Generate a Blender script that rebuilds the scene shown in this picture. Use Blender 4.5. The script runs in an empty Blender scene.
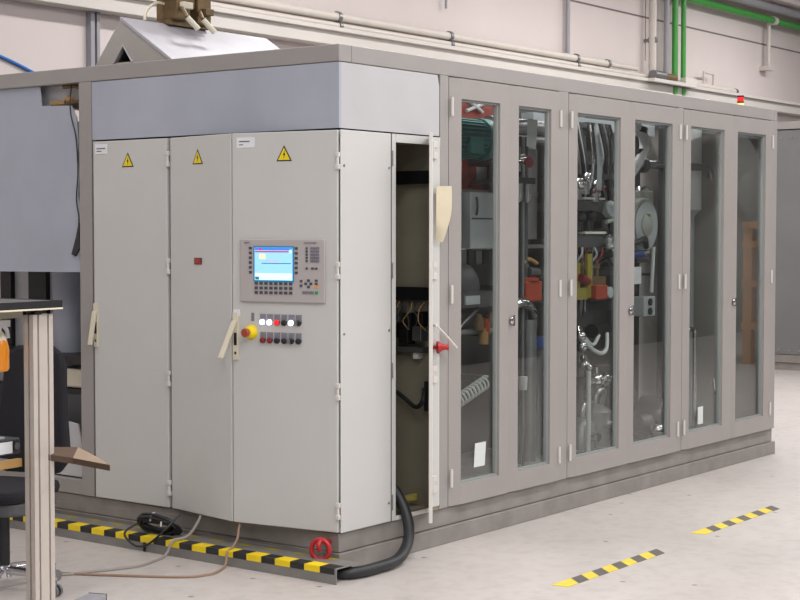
import bpy, bmesh, math, random
from mathutils import Vector, Matrix
random.seed(7)
sc = bpy.context.scene
COL = sc.collection
PI = math.pi
V = Vector

# ------------------------------------------------------------------ materials
def lin(r, g, b):
    f = lambda c: (c/255/12.92) if c/255 <= .04045 else ((c/255+.055)/1.055)**2.4
    return (f(r), f(g), f(b), 1)

def mat(name, rgb, rough=.5, metal=0, var=.06, scale=6, bump=0, spec=.5, emit=0):
    m = bpy.data.materials.new(name); m.use_nodes = True
    nt = m.node_tree; b = nt.nodes['Principled BSDF']
    c = lin(*rgb)
    b.inputs['Roughness'].default_value = rough
    b.inputs['Metallic'].default_value = metal
    b.inputs['Specular IOR Level'].default_value = spec
    b.inputs['Base Color'].default_value = c
    if emit:
        b.inputs['Emission Color'].default_value = c
        b.inputs['Emission Strength'].default_value = emit
    if var:
        tc = nt.nodes.new('ShaderNodeTexCoord'); n = nt.nodes.new('ShaderNodeTexNoise')
        n.inputs['Scale'].default_value = scale; n.inputs['Detail'].default_value = 5
        r = nt.nodes.new('ShaderNodeValToRGB')
        r.color_ramp.elements[0].position = .3; r.color_ramp.elements[1].position = .7
        r.color_ramp.elements[0].color = [x*(1-var) for x in c[:3]]+[1]
        r.color_ramp.elements[1].color = [min(1, x*(1+var)) for x in c[:3]]+[1]
        nt.links.new(tc.outputs['Object'], n.inputs['Vector'])
        nt.links.new(n.outputs['Fac'], r.inputs['Fac'])
        nt.links.new(r.outputs['Color'], b.inputs['Base Color'])
        if bump:
            bp = nt.nodes.new('ShaderNodeBump'); bp.inputs['Strength'].default_value = bump
            nt.links.new(n.outputs['Fac'], bp.inputs['Height']); nt.links.new(bp.outputs['Normal'], b.inputs['Normal'])
    return m

def glass_mat(name, tint=(.95, .975, .965)):
    m = bpy.data.materials.new(name); m.use_nodes = True
    nt = m.node_tree; nt.nodes.clear()
    o = nt.nodes.new('ShaderNodeOutputMaterial'); mx = nt.nodes.new('ShaderNodeMixShader')
    t = nt.nodes.new('ShaderNodeBsdfTransparent'); g = nt.nodes.new('ShaderNodeBsdfGlossy')
    g.inputs['Roughness'].default_value = 0.005
    t.inputs['Color'].default_value = (*tint, 1)
    lw = nt.nodes.new('ShaderNodeLayerWeight'); lw.inputs['Blend'].default_value = .5
    p = nt.nodes.new('ShaderNodeMath'); p.operation = 'POWER'; p.inputs[1].default_value = 5
    a = nt.nodes.new('ShaderNodeMath'); a.operation = 'MULTIPLY_ADD'; a.inputs[1].default_value = .95; a.inputs[2].default_value = .075
    L = nt.links.new
    L(lw.outputs['Facing'], p.inputs[0]); L(p.outputs[0], a.inputs[0]); L(a.outputs[0], mx.inputs['Fac'])
    L(t.outputs[0], mx.inputs[1]); L(g.outputs[0], mx.inputs[2]); L(mx.outputs[0], o.inputs['Surface'])
    return m

def floor_mat():
    m = mat('floor_coating', (214, 207, 203), .42, var=0)
    nt = m.node_tree; b = nt.nodes['Principled BSDF']; L = nt.links.new
    tc = nt.nodes.new('ShaderNodeTexCoord')
    n1 = nt.nodes.new('ShaderNodeTexNoise'); n1.inputs['Scale'].default_value = .9; n1.inputs['Detail'].default_value = 7
    n2 = nt.nodes.new('ShaderNodeTexNoise'); n2.inputs['Scale'].default_value = 14; n2.inputs['Detail'].default_value = 6
    n3 = nt.nodes.new('ShaderNodeTexVoronoi'); n3.voronoi_dimensions = '2D'; n3.inputs['Scale'].default_value = 1.3
    for n in (n1, n2, n3): L(tc.outputs['Object'], n.inputs['Vector'])
    r1 = nt.nodes.new('ShaderNodeValToRGB')
    r1.color_ramp.elements[0].position = .32; r1.color_ramp.elements[0].color = lin(184, 178, 174)
    r1.color_ramp.elements[1].position = .68; r1.color_ramp.elements[1].color = lin(197, 191, 187)
    L(n1.outputs['Fac'], r1.inputs['Fac'])
    r2 = nt.nodes.new('ShaderNodeValToRGB')
    r2.color_ramp.elements[0].position = .3; r2.color_ramp.elements[0].color = (.86, .85, .84, 1)
    r2.color_ramp.elements[1].position = .55; r2.color_ramp.elements[1].color = (1, 1, 1, 1)
    L(n2.outputs['Fac'], r2.inputs['Fac'])
    r3 = nt.nodes.new('ShaderNodeValToRGB')          # small dark specks of dirt
    r3.color_ramp.elements[0].position = .015; r3.color_ramp.elements[0].color = (.3, .28, .26, 1)
    r3.color_ramp.elements[1].position = .022; r3.color_ramp.elements[1].color = (1, 1, 1, 1)
    L(n3.outputs['Distance'], r3.inputs['Fac'])
    m1 = nt.nodes.new('ShaderNodeMixRGB'); m1.blend_type = 'MULTIPLY'; m1.inputs['Fac'].default_value = .8
    m2 = nt.nodes.new('ShaderNodeMixRGB'); m2.blend_type = 'MULTIPLY'; m2.inputs['Fac'].default_value = .8
    L(r1.outputs[0], m1.inputs[1]); L(r2.outputs[0], m1.inputs[2])
    L(m1.outputs[0], m2.inputs[1]); L(r3.outputs[0], m2.inputs[2]); L(m2.outputs[0], b.inputs['Base Color'])
    return m

M = {}
def defm(k, *a, **kw): M[k] = mat(k, *a, **kw)
defm('frame_grey', (150, 146, 143), .45, var=.03, scale=3)
defm('door_grey', (152, 147, 144), .45, var=.025, scale=4)
defm('plinth_grey', (134, 129, 124), .55, var=.14, scale=7)
defm('cabinet_cream', (195, 195, 192), .42, var=.02, scale=2)
defm('edge_white', (214, 211, 205), .45, var=.02)
defm('zinc_blue', (164, 169, 181), .5, var=.07, scale=2.5)
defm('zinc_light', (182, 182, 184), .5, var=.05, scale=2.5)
defm('seam_black', (26, 25, 25), .7, var=0)
defm('seal_grey', (142, 147, 145), .6, var=0)
defm('hinge_white', (205, 201, 196), .4, var=0)
defm('inside_dark', (66, 66, 62), .6, var=.12, scale=3)
defm('inside_olive', (140, 134, 116), .6, var=.08, scale=4)
defm('black_plastic', (22, 22, 24), .45, var=0)
defm('black_rubber', (38, 39, 42), .5, var=.1, scale=20)
defm('dark_grey', (74, 75, 77), .5, var=.06)
defm('steel', (165, 166, 168), .28, 1, var=.06, scale=12)
defm('steel_dull', (140, 141, 142), .42, .85, var=.1, scale=10)
defm('chrome', (215, 215, 218), .1, 1, var=0)
defm('alu', (196, 188, 180), .4, .35, var=.03, scale=15)
defm('pipe_cream', (203, 196, 188), .45, var=.03)
defm('pipe_grey', (150, 150, 156), .4, var=.03)
defm('pipe_green', (62, 150, 60), .4, var=.04)
defm('hose_blue', (42, 110, 190), .4, var=0)
defm('wall_paint', (211, 201, 198), .7, var=.025, scale=1.2)
defm('wall_seam', (120, 112, 110), .8, var=0)
defm('beam_white', (206, 201, 195), .55, var=.03, scale=2)
defm('ceiling_white', (216, 208, 207), .7, var=.02)
defm('hood_white', (174, 173, 180), .45, var=.09, scale=5)
defm('hood_grey', (168, 164, 158), .5, var=.03)
defm('brown_metal', (112, 92, 62), .5, .3, var=.2, scale=18)
defm('ivory', (214, 207, 186), .5, var=.02)
defm('yellow', (238, 208, 20), .5, var=.06, scale=14)
defm('sign_yellow', (232, 208, 24), .45, var=0)
defm('hazard_black', (36, 36, 38), .55, var=.15, scale=16)
defm('tape_grey', (96, 92, 88), .6, var=.12, scale=14)
defm('tape_yellow', (222, 200, 66), .6, var=.08, scale=14)
defm('ramp_grey', (132, 130, 126), .45, .2, var=.1, scale=9)
defm('red', (172, 32, 36), .4, var=0)
defm('red_lamp', (225, 34, 40), .3, var=0, emit=.7)
defm('lamp_white', (235, 240, 255), .3, var=0, emit=2.6)
defm('lamp_yellow', (250, 220, 120), .3, var=0, emit=.9)
defm('red_dark', (126, 30, 30), .45, var=.05)
defm('red_paint', (146, 58, 48), .55, var=.1, scale=6)
defm('red_orange', (158, 64, 44), .45, var=.06)
defm('orange', (240, 150, 50), .4, var=0)
defm('green', (30, 150, 60), .4, var=0)
defm('teal', (40, 112, 108), .4, var=.08, scale=8)
defm('label_white', (222, 224, 228), .6, var=0)
defm('paper', (206, 211, 210), .75, var=.02)
defm('paper_tan', (200, 190, 166), .8, var=.05, scale=9)
defm('text_grey', (96, 98, 104), .7, var=0)
defm('panel_mauve', (175, 169, 167), .45, var=.01)
defm('key_dark', (70, 72, 82), .5, var=0)
defm('key_mid', (122, 120, 130), .5, var=0)
defm('button_bezel', (128, 130, 138), .4, var=0)
defm('screen_teal', (40, 120, 150), .3, var=0, emit=.35)
defm('screen_cyan', (145, 202, 250), .3, var=0, emit=.75)
defm('screen_pale', (205, 236, 252), .3, var=0, emit=.75)
defm('screen_blue', (60, 120, 225), .3, var=0, emit=.75)
defm('screen_red', (190, 50, 90), .3, var=0, emit=.6)
defm('screen_yellow', (235, 235, 170), .3, var=0, emit=.75)
defm('screen_pink', (205, 165, 225), .3, var=0, emit=.7)
defm('navy_fabric', (21, 21, 28), .9, var=.12, scale=40)
defm('wood_light', (166, 130, 76), .5, var=.12, scale=10)
defm('wood_rack', (176, 118, 58), .6, var=.15, scale=5)
defm('card_shaded', (84, 66, 52), .8, var=.08, scale=10)
defm('cardboard', (158, 138, 118), .8, var=.06, scale=10)
defm('cable_tan', (150, 124, 104), .6, var=0)
defm('cable_grey', (150, 144, 136), .6, var=0)
defm('cable_black', (30, 31, 38), .45, var=0)
defm('grey_cab', (112, 113, 114), .36, var=.08, scale=1.5)
defm('insul_white', (206, 208, 208), .55, var=.04, scale=8)
defm('duct_grey', (180, 186, 190), .45, .2, var=.05)
defm('fan_cream', (164, 168, 160), .45, .1, var=.06, scale=8)
defm('tag_yellow', (150, 138, 54), .5, var=.08)
defm('amber', (226, 138, 24), .25, var=0)
defm('blue', (34, 60, 122), .4, var=0)
defm('rack_dark', (84, 82, 82), .6, var=.25, scale=1.5)
M['floor'] = floor_mat()
M['glass'] = glass_mat('door_glass')

# ------------------------------------------------------------------ mesh building
class MB:
    def __init__(s): s.v = []; s.f = []; s.mi = []; s.sm = []
    def add(s, vs, fs, mi=0, smooth=False):
        o = len(s.v); s.v += [V(v) for v in vs]
        for f in fs: s.f.append([o+i for i in f]); s.mi.append(mi); s.sm.append(smooth)
        return s
    def box(s, a, b, mi=0, T=None):
        x0, y0, z0 = a; x1, y1, z1 = b
        vs = [V((x, y, z)) for z in (z0, z1) for y in (y0, y1) for x in (x0, x1)]
        if T: vs = [T @ v for v in vs]
        return s.add(vs, [(0, 2, 3, 1), (4, 5, 7, 6), (0, 1, 5, 4), (2, 6, 7, 3), (0, 4, 6, 2), (1, 3, 7, 5)], mi)
    def prism(s, poly, axis, a, b, mi=0, T=None):
        """poly in the two remaining axes (order xyz), extruded from a to b along axis"""
        def P(p, t):
            q = list(p); q.insert('xyz'.index(axis), t); return V(q)
        n = len(poly); vs = [P(p, a) for p in poly]+[P(p, b) for p in poly]
        if T: vs = [T @ v for v in vs]
        fs = [list(range(n))[::-1], list(range(n, 2*n))]+[(i, (i+1) % n, n+(i+1) % n, n+i) for i in range(n)]
        return s.add(vs, fs, mi)
    def cyl(s, p, q, r, r2=None, n=20, mi=0, caps=True):
        p, q = V(p), V(q); r2 = r if r2 is None else r2
        d = (q-p).normalized(); u = d.orthogonal().normalized(); w = d.cross(u)
        vs = [p+(u*math.cos(2*PI*i/n)+w*math.sin(2*PI*i/n))*r for i in range(n)]
        vs += [q+(u*math.cos(2*PI*i/n)+w*math.sin(2*PI*i/n))*r2 for i in range(n)]
        s.add(vs, [(i, (i+1) % n, n+(i+1) % n, n+i) for i in range(n)], mi, True)
        if caps: s.add(vs, [list(range(n))[::-1], list(range(n, 2*n))], mi)
        return s
    def lathe(s, p, axis, prof, n=28, mi=0):
        """prof: list of (along, radius) from p along axis"""
        p = V(p); d = V(axis).normalized(); u = d.orthogonal().normalized(); w = d.cross(u); vs = []; fs = []
        for t, r in prof:
            vs += [p+d*t+(u*math.cos(2*PI*i/n)+w*math.sin(2*PI*i/n))*max(r, 1e-4) for i in range(n)]
        for k in range(len(prof)-1):
            fs += [(k*n+i, k*n+(i+1) % n, (k+1)*n+(i+1) % n, (k+1)*n+i) for i in range(n)]
        s.add(vs, fs, mi, True)
        m = len(prof)-1
        s.add(vs, [list(range(n))[::-1], list(range(m*n, (m+1)*n))], mi)
        return s
    def tube(s, pts, r, n=12, mi=0, closed=False, smooth=True, sub=6):
        pts = [V(p) for p in pts]
        if smooth and len(pts) > 2: pts = spline(pts, sub, closed)
        N = len(pts); T = []
        for i in range(N):
            a = pts[(i-1) % N] if (closed or i) else pts[i]
            b = pts[(i+1) % N] if (closed or i < N-1) else pts[i]
            T.append((b-a).normalized())
        u = T[0].orthogonal().normalized(); vs = []
        for i in range(N):
            u = (u-T[i]*u.dot(T[i])).normalized(); w = T[i].cross(u)
            rr = r(i/(N-1)) if callable(r) else r
            vs += [pts[i]+(u*math.cos(2*PI*k/n)+w*math.sin(2*PI*k/n))*rr for k in range(n)]
        fs = []
        for i in range(N if closed else N-1):
            j = (i+1) % N
            fs += [(i*n+k, i*n+(k+1) % n, j*n+(k+1) % n, j*n+k) for k in range(n)]
        s.add(vs, fs, mi, True)
        if not closed: s.add(vs, [list(range(n))[::-1], list(range((N-1)*n, N*n))], mi)
        return s
    def ball(s, c, r, mi=0, sc=(1, 1, 1), nu=20, nv=12):
        c = V(c); vs = []; fs = []
        for j in range(nv+1):
            t = PI*j/nv
            for i in range(nu):
                a = 2*PI*i/nu
                vs.append(c+V((r*sc[0]*math.sin(t)*math.cos(a), r*sc[1]*math.sin(t)*math.sin(a), r*sc[2]*math.cos(t))))
        for j in range(nv):
            fs += [(j*nu+i, (j+1)*nu+i, (j+1)*nu+(i+1) % nu, j*nu+(i+1) % nu) for i in range(nu)]
        return s.add(vs, fs, mi, True)
    def build(s, name, mats, parent=None, local=False, bevel=0, loc=None, rot=None, subsurf=0, dx=0):
        if dx: s.v = [v+V((dx, 0, 0)) for v in s.v]
        mats = mats if isinstance(mats, (list, tuple)) else [mats]
        if loc is not None: org = V((0, 0, 0))
        elif parent is not None: org = V((0, 0, 0)) if local else V(ORG.get(parent.name, (0, 0, 0)))
        else:
            xs = [v.x for v in s.v]; ys = [v.y for v in s.v]; zs = [v.z for v in s.v]
            org = V(((min(xs)+max(xs))/2, (min(ys)+max(ys))/2, min(zs)))
        me = bpy.data.meshes.new(name)
        me.from_pydata([v-org for v in s.v], [], s.f)
        for k in mats: me.materials.append(M[k])
        for p, mi, sm in zip(me.polygons, s.mi, s.sm): p.material_index = mi; p.use_smooth = sm
        bm = bmesh.new(); bm.from_mesh(me)
        bmesh.ops.remove_doubles(bm, verts=bm.verts, dist=1e-5)
        bmesh.ops.recalc_face_normals(bm, faces=bm.faces)
        bm.to_mesh(me); bm.free()
        if any(s.sm): me.set_sharp_from_angle(angle=math.radians(42))
        o = bpy.data.objects.new(name, me); COL.objects.link(o)
        if parent is not None:
            o.parent = parent; ORG[o.name] = tuple(org) if loc is None else (0, 0, 0)
            if loc is not None:
                o.location = V(loc)-V(ORG.get(parent.name, (0, 0, 0)))
        else: o.location = org; ORG[o.name] = tuple(org)
        if rot is not None: o.rotation_euler = rot
        if bevel:
            b = o.modifiers.new('edge', 'BEVEL'); b.width = bevel; b.segments = 2; b.limit_method = 'ANGLE'; b.angle_limit = math.radians(50)
        if subsurf:
            q = o.modifiers.new('soft', 'SUBSURF'); q.levels = q.render_levels = subsurf
        return o

def spline(p, sub=6, closed=False):
    out = []; n = len(p)
    for i in range(n if closed else n-1):
        g = lambda k: p[k % n] if closed else p[max(0, min(n-1, k))]
        a, b, c, d = g(i-1), g(i), g(i+1), g(i+2)
        for k in range(sub):
            t = k/sub
            out.append(.5*((2*b)+(c-a)*t+(2*a-5*b+4*c-d)*t*t+(3*b-a-3*c+d)*t**3))
    if not closed: out.append(p[-1])
    return out

ORG = {}
GROUPS = {'control_cabinet': 'control cabinets of the enclosure', 'paper_sheet': 'paper slips on the glass', 'floor_tape': 'hazard tapes on the floor', 'valve_manifold': 'valve manifolds', 'pump': 'pumps low in the enclosure', 'scroll_blower': 'cream scroll blowers', 'air_cylinder': 'upright cylinders', 'handle_rail': 'chrome rails', 'orange_actuator': 'orange actuators', 'floor_cable': 'thin cables on the floor'}
def tag(o, label, cat, group=None, kind=None):
    group = group or GROUPS.get(o.name.split('.')[0])
    o['label'] = label; o['category'] = cat
    if group: o['group'] = group
    if kind: o['kind'] = kind
    return o
def thing(name, label, cat, loc, group=None, rz=0):
    o = bpy.data.objects.new(name, None); COL.objects.link(o); o.location = loc; o.rotation_euler = (0, 0, rz)
    o.empty_display_size = .1; ORG[o.name] = tuple(loc)
    return tag(o, label, cat, group)
def struct(o, label=None):
    o['kind'] = 'structure'
    if label: o['label'] = label
    return o
def B(*a, **k): return MB().box(*a, **k)

# ------------------------------------------------------------------ the hall
WY = 4.72
struct(B((-14, -16, -.1), (34, WY+.3, 0)).build('floor', 'floor'))
wb = MB().box((-14, WY, 0), (34, WY+.3, 5.3))
struct(wb.build('wall_back', 'wall_paint'))
cl = B((-14, -16, 5.25), (34, WY+.3, 5.4)).build('ceiling', 'ceiling_white'); struct(cl)
# joints between the wall panels
sm = MB().box((-14, WY-.004, 4.44), (34, WY, 4.462))
for x in (12.0,): sm.box((x, WY-.004, 3.9), (x+.012, WY, 5.2))
struct(sm.build('trim_1', 'wall_seam'))
# white crane beam along the wall with its upper flange
bm_ = MB().box((-14, 4.55, 3.475), (34, WY, 3.63)).box((-14, 4.5, 3.6), (34, WY, 3.64))
struct(bm_.build('trim_2', 'beam_white', bevel=.006))
# ledge below ceiling at far right
struct(B((-14, 4.3, 5.02), (34, WY, 5.25)).build('trim_3', 'ceiling_white', bevel=.01))
# opposite side of the aisle: seen only as a reflection in the glass
struct(B((2.6, -6.6, 0), (34, -6.4, 3.3)).build('wall_front', 'rack_dark'))

def pipe_run(name, mk, pts, r, label, cat, clamps=(), group=None, smooth=False, thin=None):
    t = thing(name, label, cat, pts[0], group)
    MB().tube(pts, r, 16, smooth=smooth).build('tube', mk, t)
    if thin: MB().tube([pts[-1], thin], r*.7, 14, smooth=False).build('thin_end', mk, t)
    for c in clamps:
        c = V(c)
        MB().cyl(c-V((.022, 0, 0)), c+V((.022, 0, 0)), r+.012, n=18).box((c.x-.018, c.y, c.z-.02), (c.x+.018, WY, c.z+.02)).build('clamp', 'steel_dull', t)
    return t
pipe_run('wall_pipe', 'pipe_cream', [(-6, 4.62, 3.76), (10.9, 4.62, 3.755)], .042,
         'thick cream pipe, upper one of the two running along the white beam', 'pipe',
         [(x, 4.62, 3.757) for x in (2.9, 5.65, 7.5, 10.1, 10.85)], thin=(11.6, 4.62, 3.755))
pipe_run('wall_pipe', 'pipe_cream', [(-6, 4.6, 3.665), (14.5, 4.6, 3.675)], .03,
         'thinner cream pipe, lower and longer one of the two along the white beam', 'pipe',
         [(x, 4.6, 3.671) for x in (2.9, 5.65, 7.5, 10.1, 12.6, 14.45)])
pipe_run('wall_conduit', 'pipe_cream', [(14.5, 4.68, 3.66), (34, 4.68, 3.66)], .014,
         'thin cream conduit continuing along the wall past the end of the cream pipes', 'conduit')
pipe_run('wall_conduit', 'pipe_grey', [(9.98, 4.66, 3.8), (9.98, 4.66, 5.25)], .028,
         'slim grey vertical conduit alone on the wall above the middle glass doors', 'conduit')
pipe_run('wall_conduit', 'pipe_cream', [(11.98, 4.6, 3.72), (11.98, 4.6, 4.5), (11.98, 4.6, 5.25)], .05,
         'pale vertical conduit with a clamp, left of the grey drop pipe', 'conduit', [(11.98, 4.6, 4.15)])
pipe_run('drop_pipe', 'pipe_grey', [(12.36, 4.6, 3.6), (12.36, 4.6, 5.25)], .038,
         'grey vertical pipe just left of the two green pipes', 'pipe')
pipe_run('drop_pipe', 'pipe_green', [(12.50, 4.55, 3.5), (12.50, 4.55, 4.82)], .040,
         'green vertical pipe, left one of the green pair', 'pipe')
pipe_run('drop_pipe', 'pipe_green', [(12.74, 4.55, 3.5), (12.74, 4.55, 4.82)], .034,
         'green vertical pipe, right one of the green pair', 'pipe')
pipe_run('overhead_pipe', 'pipe_green', [(12.46, 4.55, 4.78), (34, 4.55, 4.78)], .048,
         'long horizontal green pipe under the ceiling at the right', 'pipe')
pipe_run('overhead_pipe', 'pipe_grey', [(11.0, 4.45, 4.93), (34, 4.45, 4.93)], .055,
         'long horizontal grey pipe between green pipe and ceiling', 'pipe')
hg = thing('pipe_hanger', 'pale vertical bracket hanging from the horizontal green pipe', 'bracket', (15.6, 4.6, 4.1))
MB().cyl((15.6, 4.62, 4.1), (15.6, 4.62, 4.84), .03).build('rod', 'pipe_cream', hg)
MB().box((15.5, 4.56, 4.06), (15.68, WY, 4.12)).build('foot_plate', 'pipe_cream', hg)
MB().cyl((15.56, 4.55, 4.78), (15.66, 4.55, 4.78), .065).build('clamp', 'pipe_cream', hg)
ub = thing('wall_bracket', 'small pale square wall bracket under the green pipes near the cream pipe end', 'bracket', (13.5, 4.6, 3.7))
MB().tube([(13.45, WY, 3.62), (13.45, 4.6, 3.62), (13.45, 4.6, 3.86), (13.75, 4.6, 3.86), (13.75, 4.6, 3.62), (13.75, WY, 3.62)], .02, smooth=False).build('bent_bar', 'pipe_cream', ub)
nb = thing('wall_hook', 'small grey hook on the bare wall above the cream pipes', 'hook', (7.6, 4.66, 4.1))
MB().tube([(7.62, WY, 4.45), (7.62, 4.68, 4.45), (7.62, 4.66, 4.2), (7.5, 4.66, 4.2), (7.5, 4.66, 4.05)], .014, smooth=False).build('bent_rod', 'pipe_grey', nb)
# vertical channel pair on the wall behind the hood, blue hose
ch = thing('wall_channel', 'grey vertical channel pair on the wall behind the gabled hood', 'channel', (2.6, 4.62, 2.0))
MB().box((2.575, 4.66, 2.0), (2.615, WY, 3.475)).build('rail', 'pipe_grey', ch)
MB().box((2.64, 4.66, 2.0), (2.67, WY, 3.475)).build('rail', 'pipe_grey', ch)
tag(MB().tube([(1.2, 4.705, 3.17), (1.70, 4.705, 3.04), (1.95, 4.705, 2.965), (2.3, 4.705, 2.84), (2.6, 4.705, 2.70)], .013).build('air_hose', 'hose_blue'),
    'blue hose crossing the wall at upper left above the enclosure', 'hose')

# pump set behind the enclosure top (brown and grey lumps at the foot of the green pipes)
pm = thing('pump_unit', 'grey and brown pump unit on the beam below the green pipes', 'pump', (11.9, 4.5, 3.64))
MB().cyl((11.8, 4.5, 3.70), (12.1, 4.5, 3.70), .055).build('pump_body', 'steel_dull', pm)
MB().cyl((12.1, 4.5, 3.69), (12.4, 4.5, 3.69), .05).build('motor', 'brown_metal', pm)
MB().box((11.7, 4.42, 3.60), (12.9, 4.60, 3.642)).build('base_plate', 'beam_white', pm)
MB().box((12.56, 4.42, 3.642), (12.9, 4.5, 3.71)).build('junction_box', 'beam_white', pm)

# ------------------------------------------------------------------ machine enclosure
LX, DY, HZ = 5.30, 3.5, 2.64
E = thing('machine_enclosure', 'long warm grey machine enclosure with six glazed doors on a grey plinth', 'machine enclosure', (0, 0, 0))
p = MB()
p.box((.012, .014, .1), (LX-.01, .12, .197)).box((.012, .12, .1), (.12, DY, .197)).box((LX-.12, .12, .1), (LX-.01, DY, .197)).box((.12, DY-.12, .1), (LX-.12, DY, .197))
p.build('upper_plinth', 'plinth_grey', E, bevel=.003)
p = MB()
p.box((.0, .0, 0), (LX+.025, .12, .096)).box((.0, .12, 0), (.12, DY, .096)).box((LX-.1, .12, 0), (LX+.025, DY, .096)).box((.12, DY-.12, 0), (LX-.1, DY, .096))
p.build('lower_plinth', 'plinth_grey', E, bevel=.004)
# floor pan of the enclosure
B((.12, .12, .15), (LX-.12, DY-.12, .19)).build('floor_pan', 'plinth_grey', E)
# top rails and posts
B((.1, 0, 2.555), (LX-.06, .1, HZ)).build('top_rail', 'frame_grey', E, bevel=.004)
B((LX-.058, 0, 2.555), (LX, .1, HZ)).build('rail_corner', 'frame_grey', E, bevel=.004)
B((0, .0, 2.555), (.098, DY, HZ)).build('top_rail', 'frame_grey', E, bevel=.004)
B((LX-.1, .1, 2.555), (LX, DY, HZ)).build('top_rail', 'frame_grey', E, bevel=.004)
B((.1, DY-.1, 2.555), (LX-.1, DY, HZ)).build('top_rail', 'frame_grey', E, bevel=.004)
for x0, x1 in ((.862, .940), (2.096, 2.204), (3.660, 3.732), (5.190, LX)):
    B((x0, .0, .2), (x1, .1, 2.555)).build('post', 'frame_grey', E, bevel=.003)
B((0, 1.802, .2), (.1, 1.905, 2.555)).build('post', 'frame_grey', E, bevel=.003)
B((0, DY-.1, .2), (.1, DY, 2.555)).build('post', 'frame_grey', E, bevel=.003)
B((LX-.1, DY-.1, .2), (LX, DY, 2.555)).build('post', 'frame_grey', E, bevel=.003)
# bottom rail of the open left bay, roof, back and end panels
B((0.005, 1.905, .2), (.06, DY-.1, .285)).build('bottom_rail', 'frame_grey', E, bevel=.003)
B((.1, .1, 2.6), (LX-.1, .34, 2.625)).build('roof_panel', 'frame_grey', E)
B((.1, 2.3, 2.6), (LX-.1, DY-.1, 2.625)).build('roof_panel', 'frame_grey', E)
B((.96, 1.12, .2), (LX-.1, 1.15, 2.6)).build('inner_wall', 'inside_dark', E)
B((LX-.04, .1, .2), (LX-.02, DY-.1, 2.555)).build('end_panel', 'frame_grey', E)
# blue-grey fascia wrapping the corner above the control cabinets
f = MB().box((0.004, .004, 2.226), (.02, 1.798, 2.552)); f.build('fascia_panel', 'zinc_blue', E)
f = MB().prism([(.0205, 2.226), (.858, 2.226), (.858, 2.49), (.842, 2.552), (.0205, 2.552)], 'y', .004, .02); f.build('fascia_panel', 'zinc_light', E)  # same bent sheet, coloured paler here for the stronger light on this side
B((.03, .03, 2.222), (.86, 1.798, 2.55)).build('fascia_core', 'seam_black', E)

# hanging sheet in the left bay, notched and ragged at its right edge
sh = MB()
edge = [(1.915, 1.478), (1.99, 1.482), (1.955, 1.56), (1.93, 1.66), (1.945, 1.75), (1.925, 1.83), (1.95, 1.93), (1.93, 2.05), (1.965, 2.12), (1.94, 2.22), (1.955, 2.34), (1.93, 2.47)]
poly = [(3.39, 1.468), (2.612, 1.472)]+edge[:1]+[(1.93, 1.56), (1.92, 1.66), (1.935, 1.75), (1.918, 1.83), (1.94, 1.93), (1.922, 2.05), (1.95, 2.12), (1.93, 2.22), (1.945, 2.36), (1.99, 2.43), (2.245, 2.44), (2.26, 2.553), (3.39, 2.553)]
sh.prism(poly, 'x', .02, .026)
so = sh.build('hanging_sheet', 'zinc_blue', E); so['label'] = 'blue-grey sheet with notched corner'
# what hides behind the notch
B((.08, 2.1, 2.40), (.10, 2.35, 2.553)).build('notch_backing', 'zinc_light', E)
cab = MB().tube([(.05, 2.02, 2.555), (.012, 1.99, 2.40), (.012, 1.945, 2.25), (.012, 1.93, 2.05), (.012, 1.945, 1.9), (.012, 1.925, 1.78), (.012, 1.945, 1.68)], .0035)
cab.build('loose_seal', 'black_rubber', E)
MB().prism([(1.915, 1.62), (1.922, 1.76), (1.945, 1.68), (1.985, 1.58), (1.955, 1.57)], 'x', .006, .018).build('loose_flap', 'black_rubber', E)

def valve_bit(y, z):
    pass
bv = thing('brass_valve', 'small brass valve with a yellow lever behind the notch of the hanging sheet', 'valve', (.06, 2.02, 2.44))
MB().cyl((.06, 1.93, 2.455), (.06, 2.2, 2.435), .014).build('body', 'brown_metal', bv)
MB().box((.045, 2.08, 2.445), (.075, 2.2, 2.465)).build('lever', 'wood_light', bv)
MB().ball((.06, 2.05, 2.47), .024).build('cap', 'wood_light', bv)
MB().tube([(.06, 1.93, 2.455), (.06, 1.92, 2.5), (.06, 1.98, 2.54), (.06, 2.1, 2.545)], .012).build('tube', 'brown_metal', bv)

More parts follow.
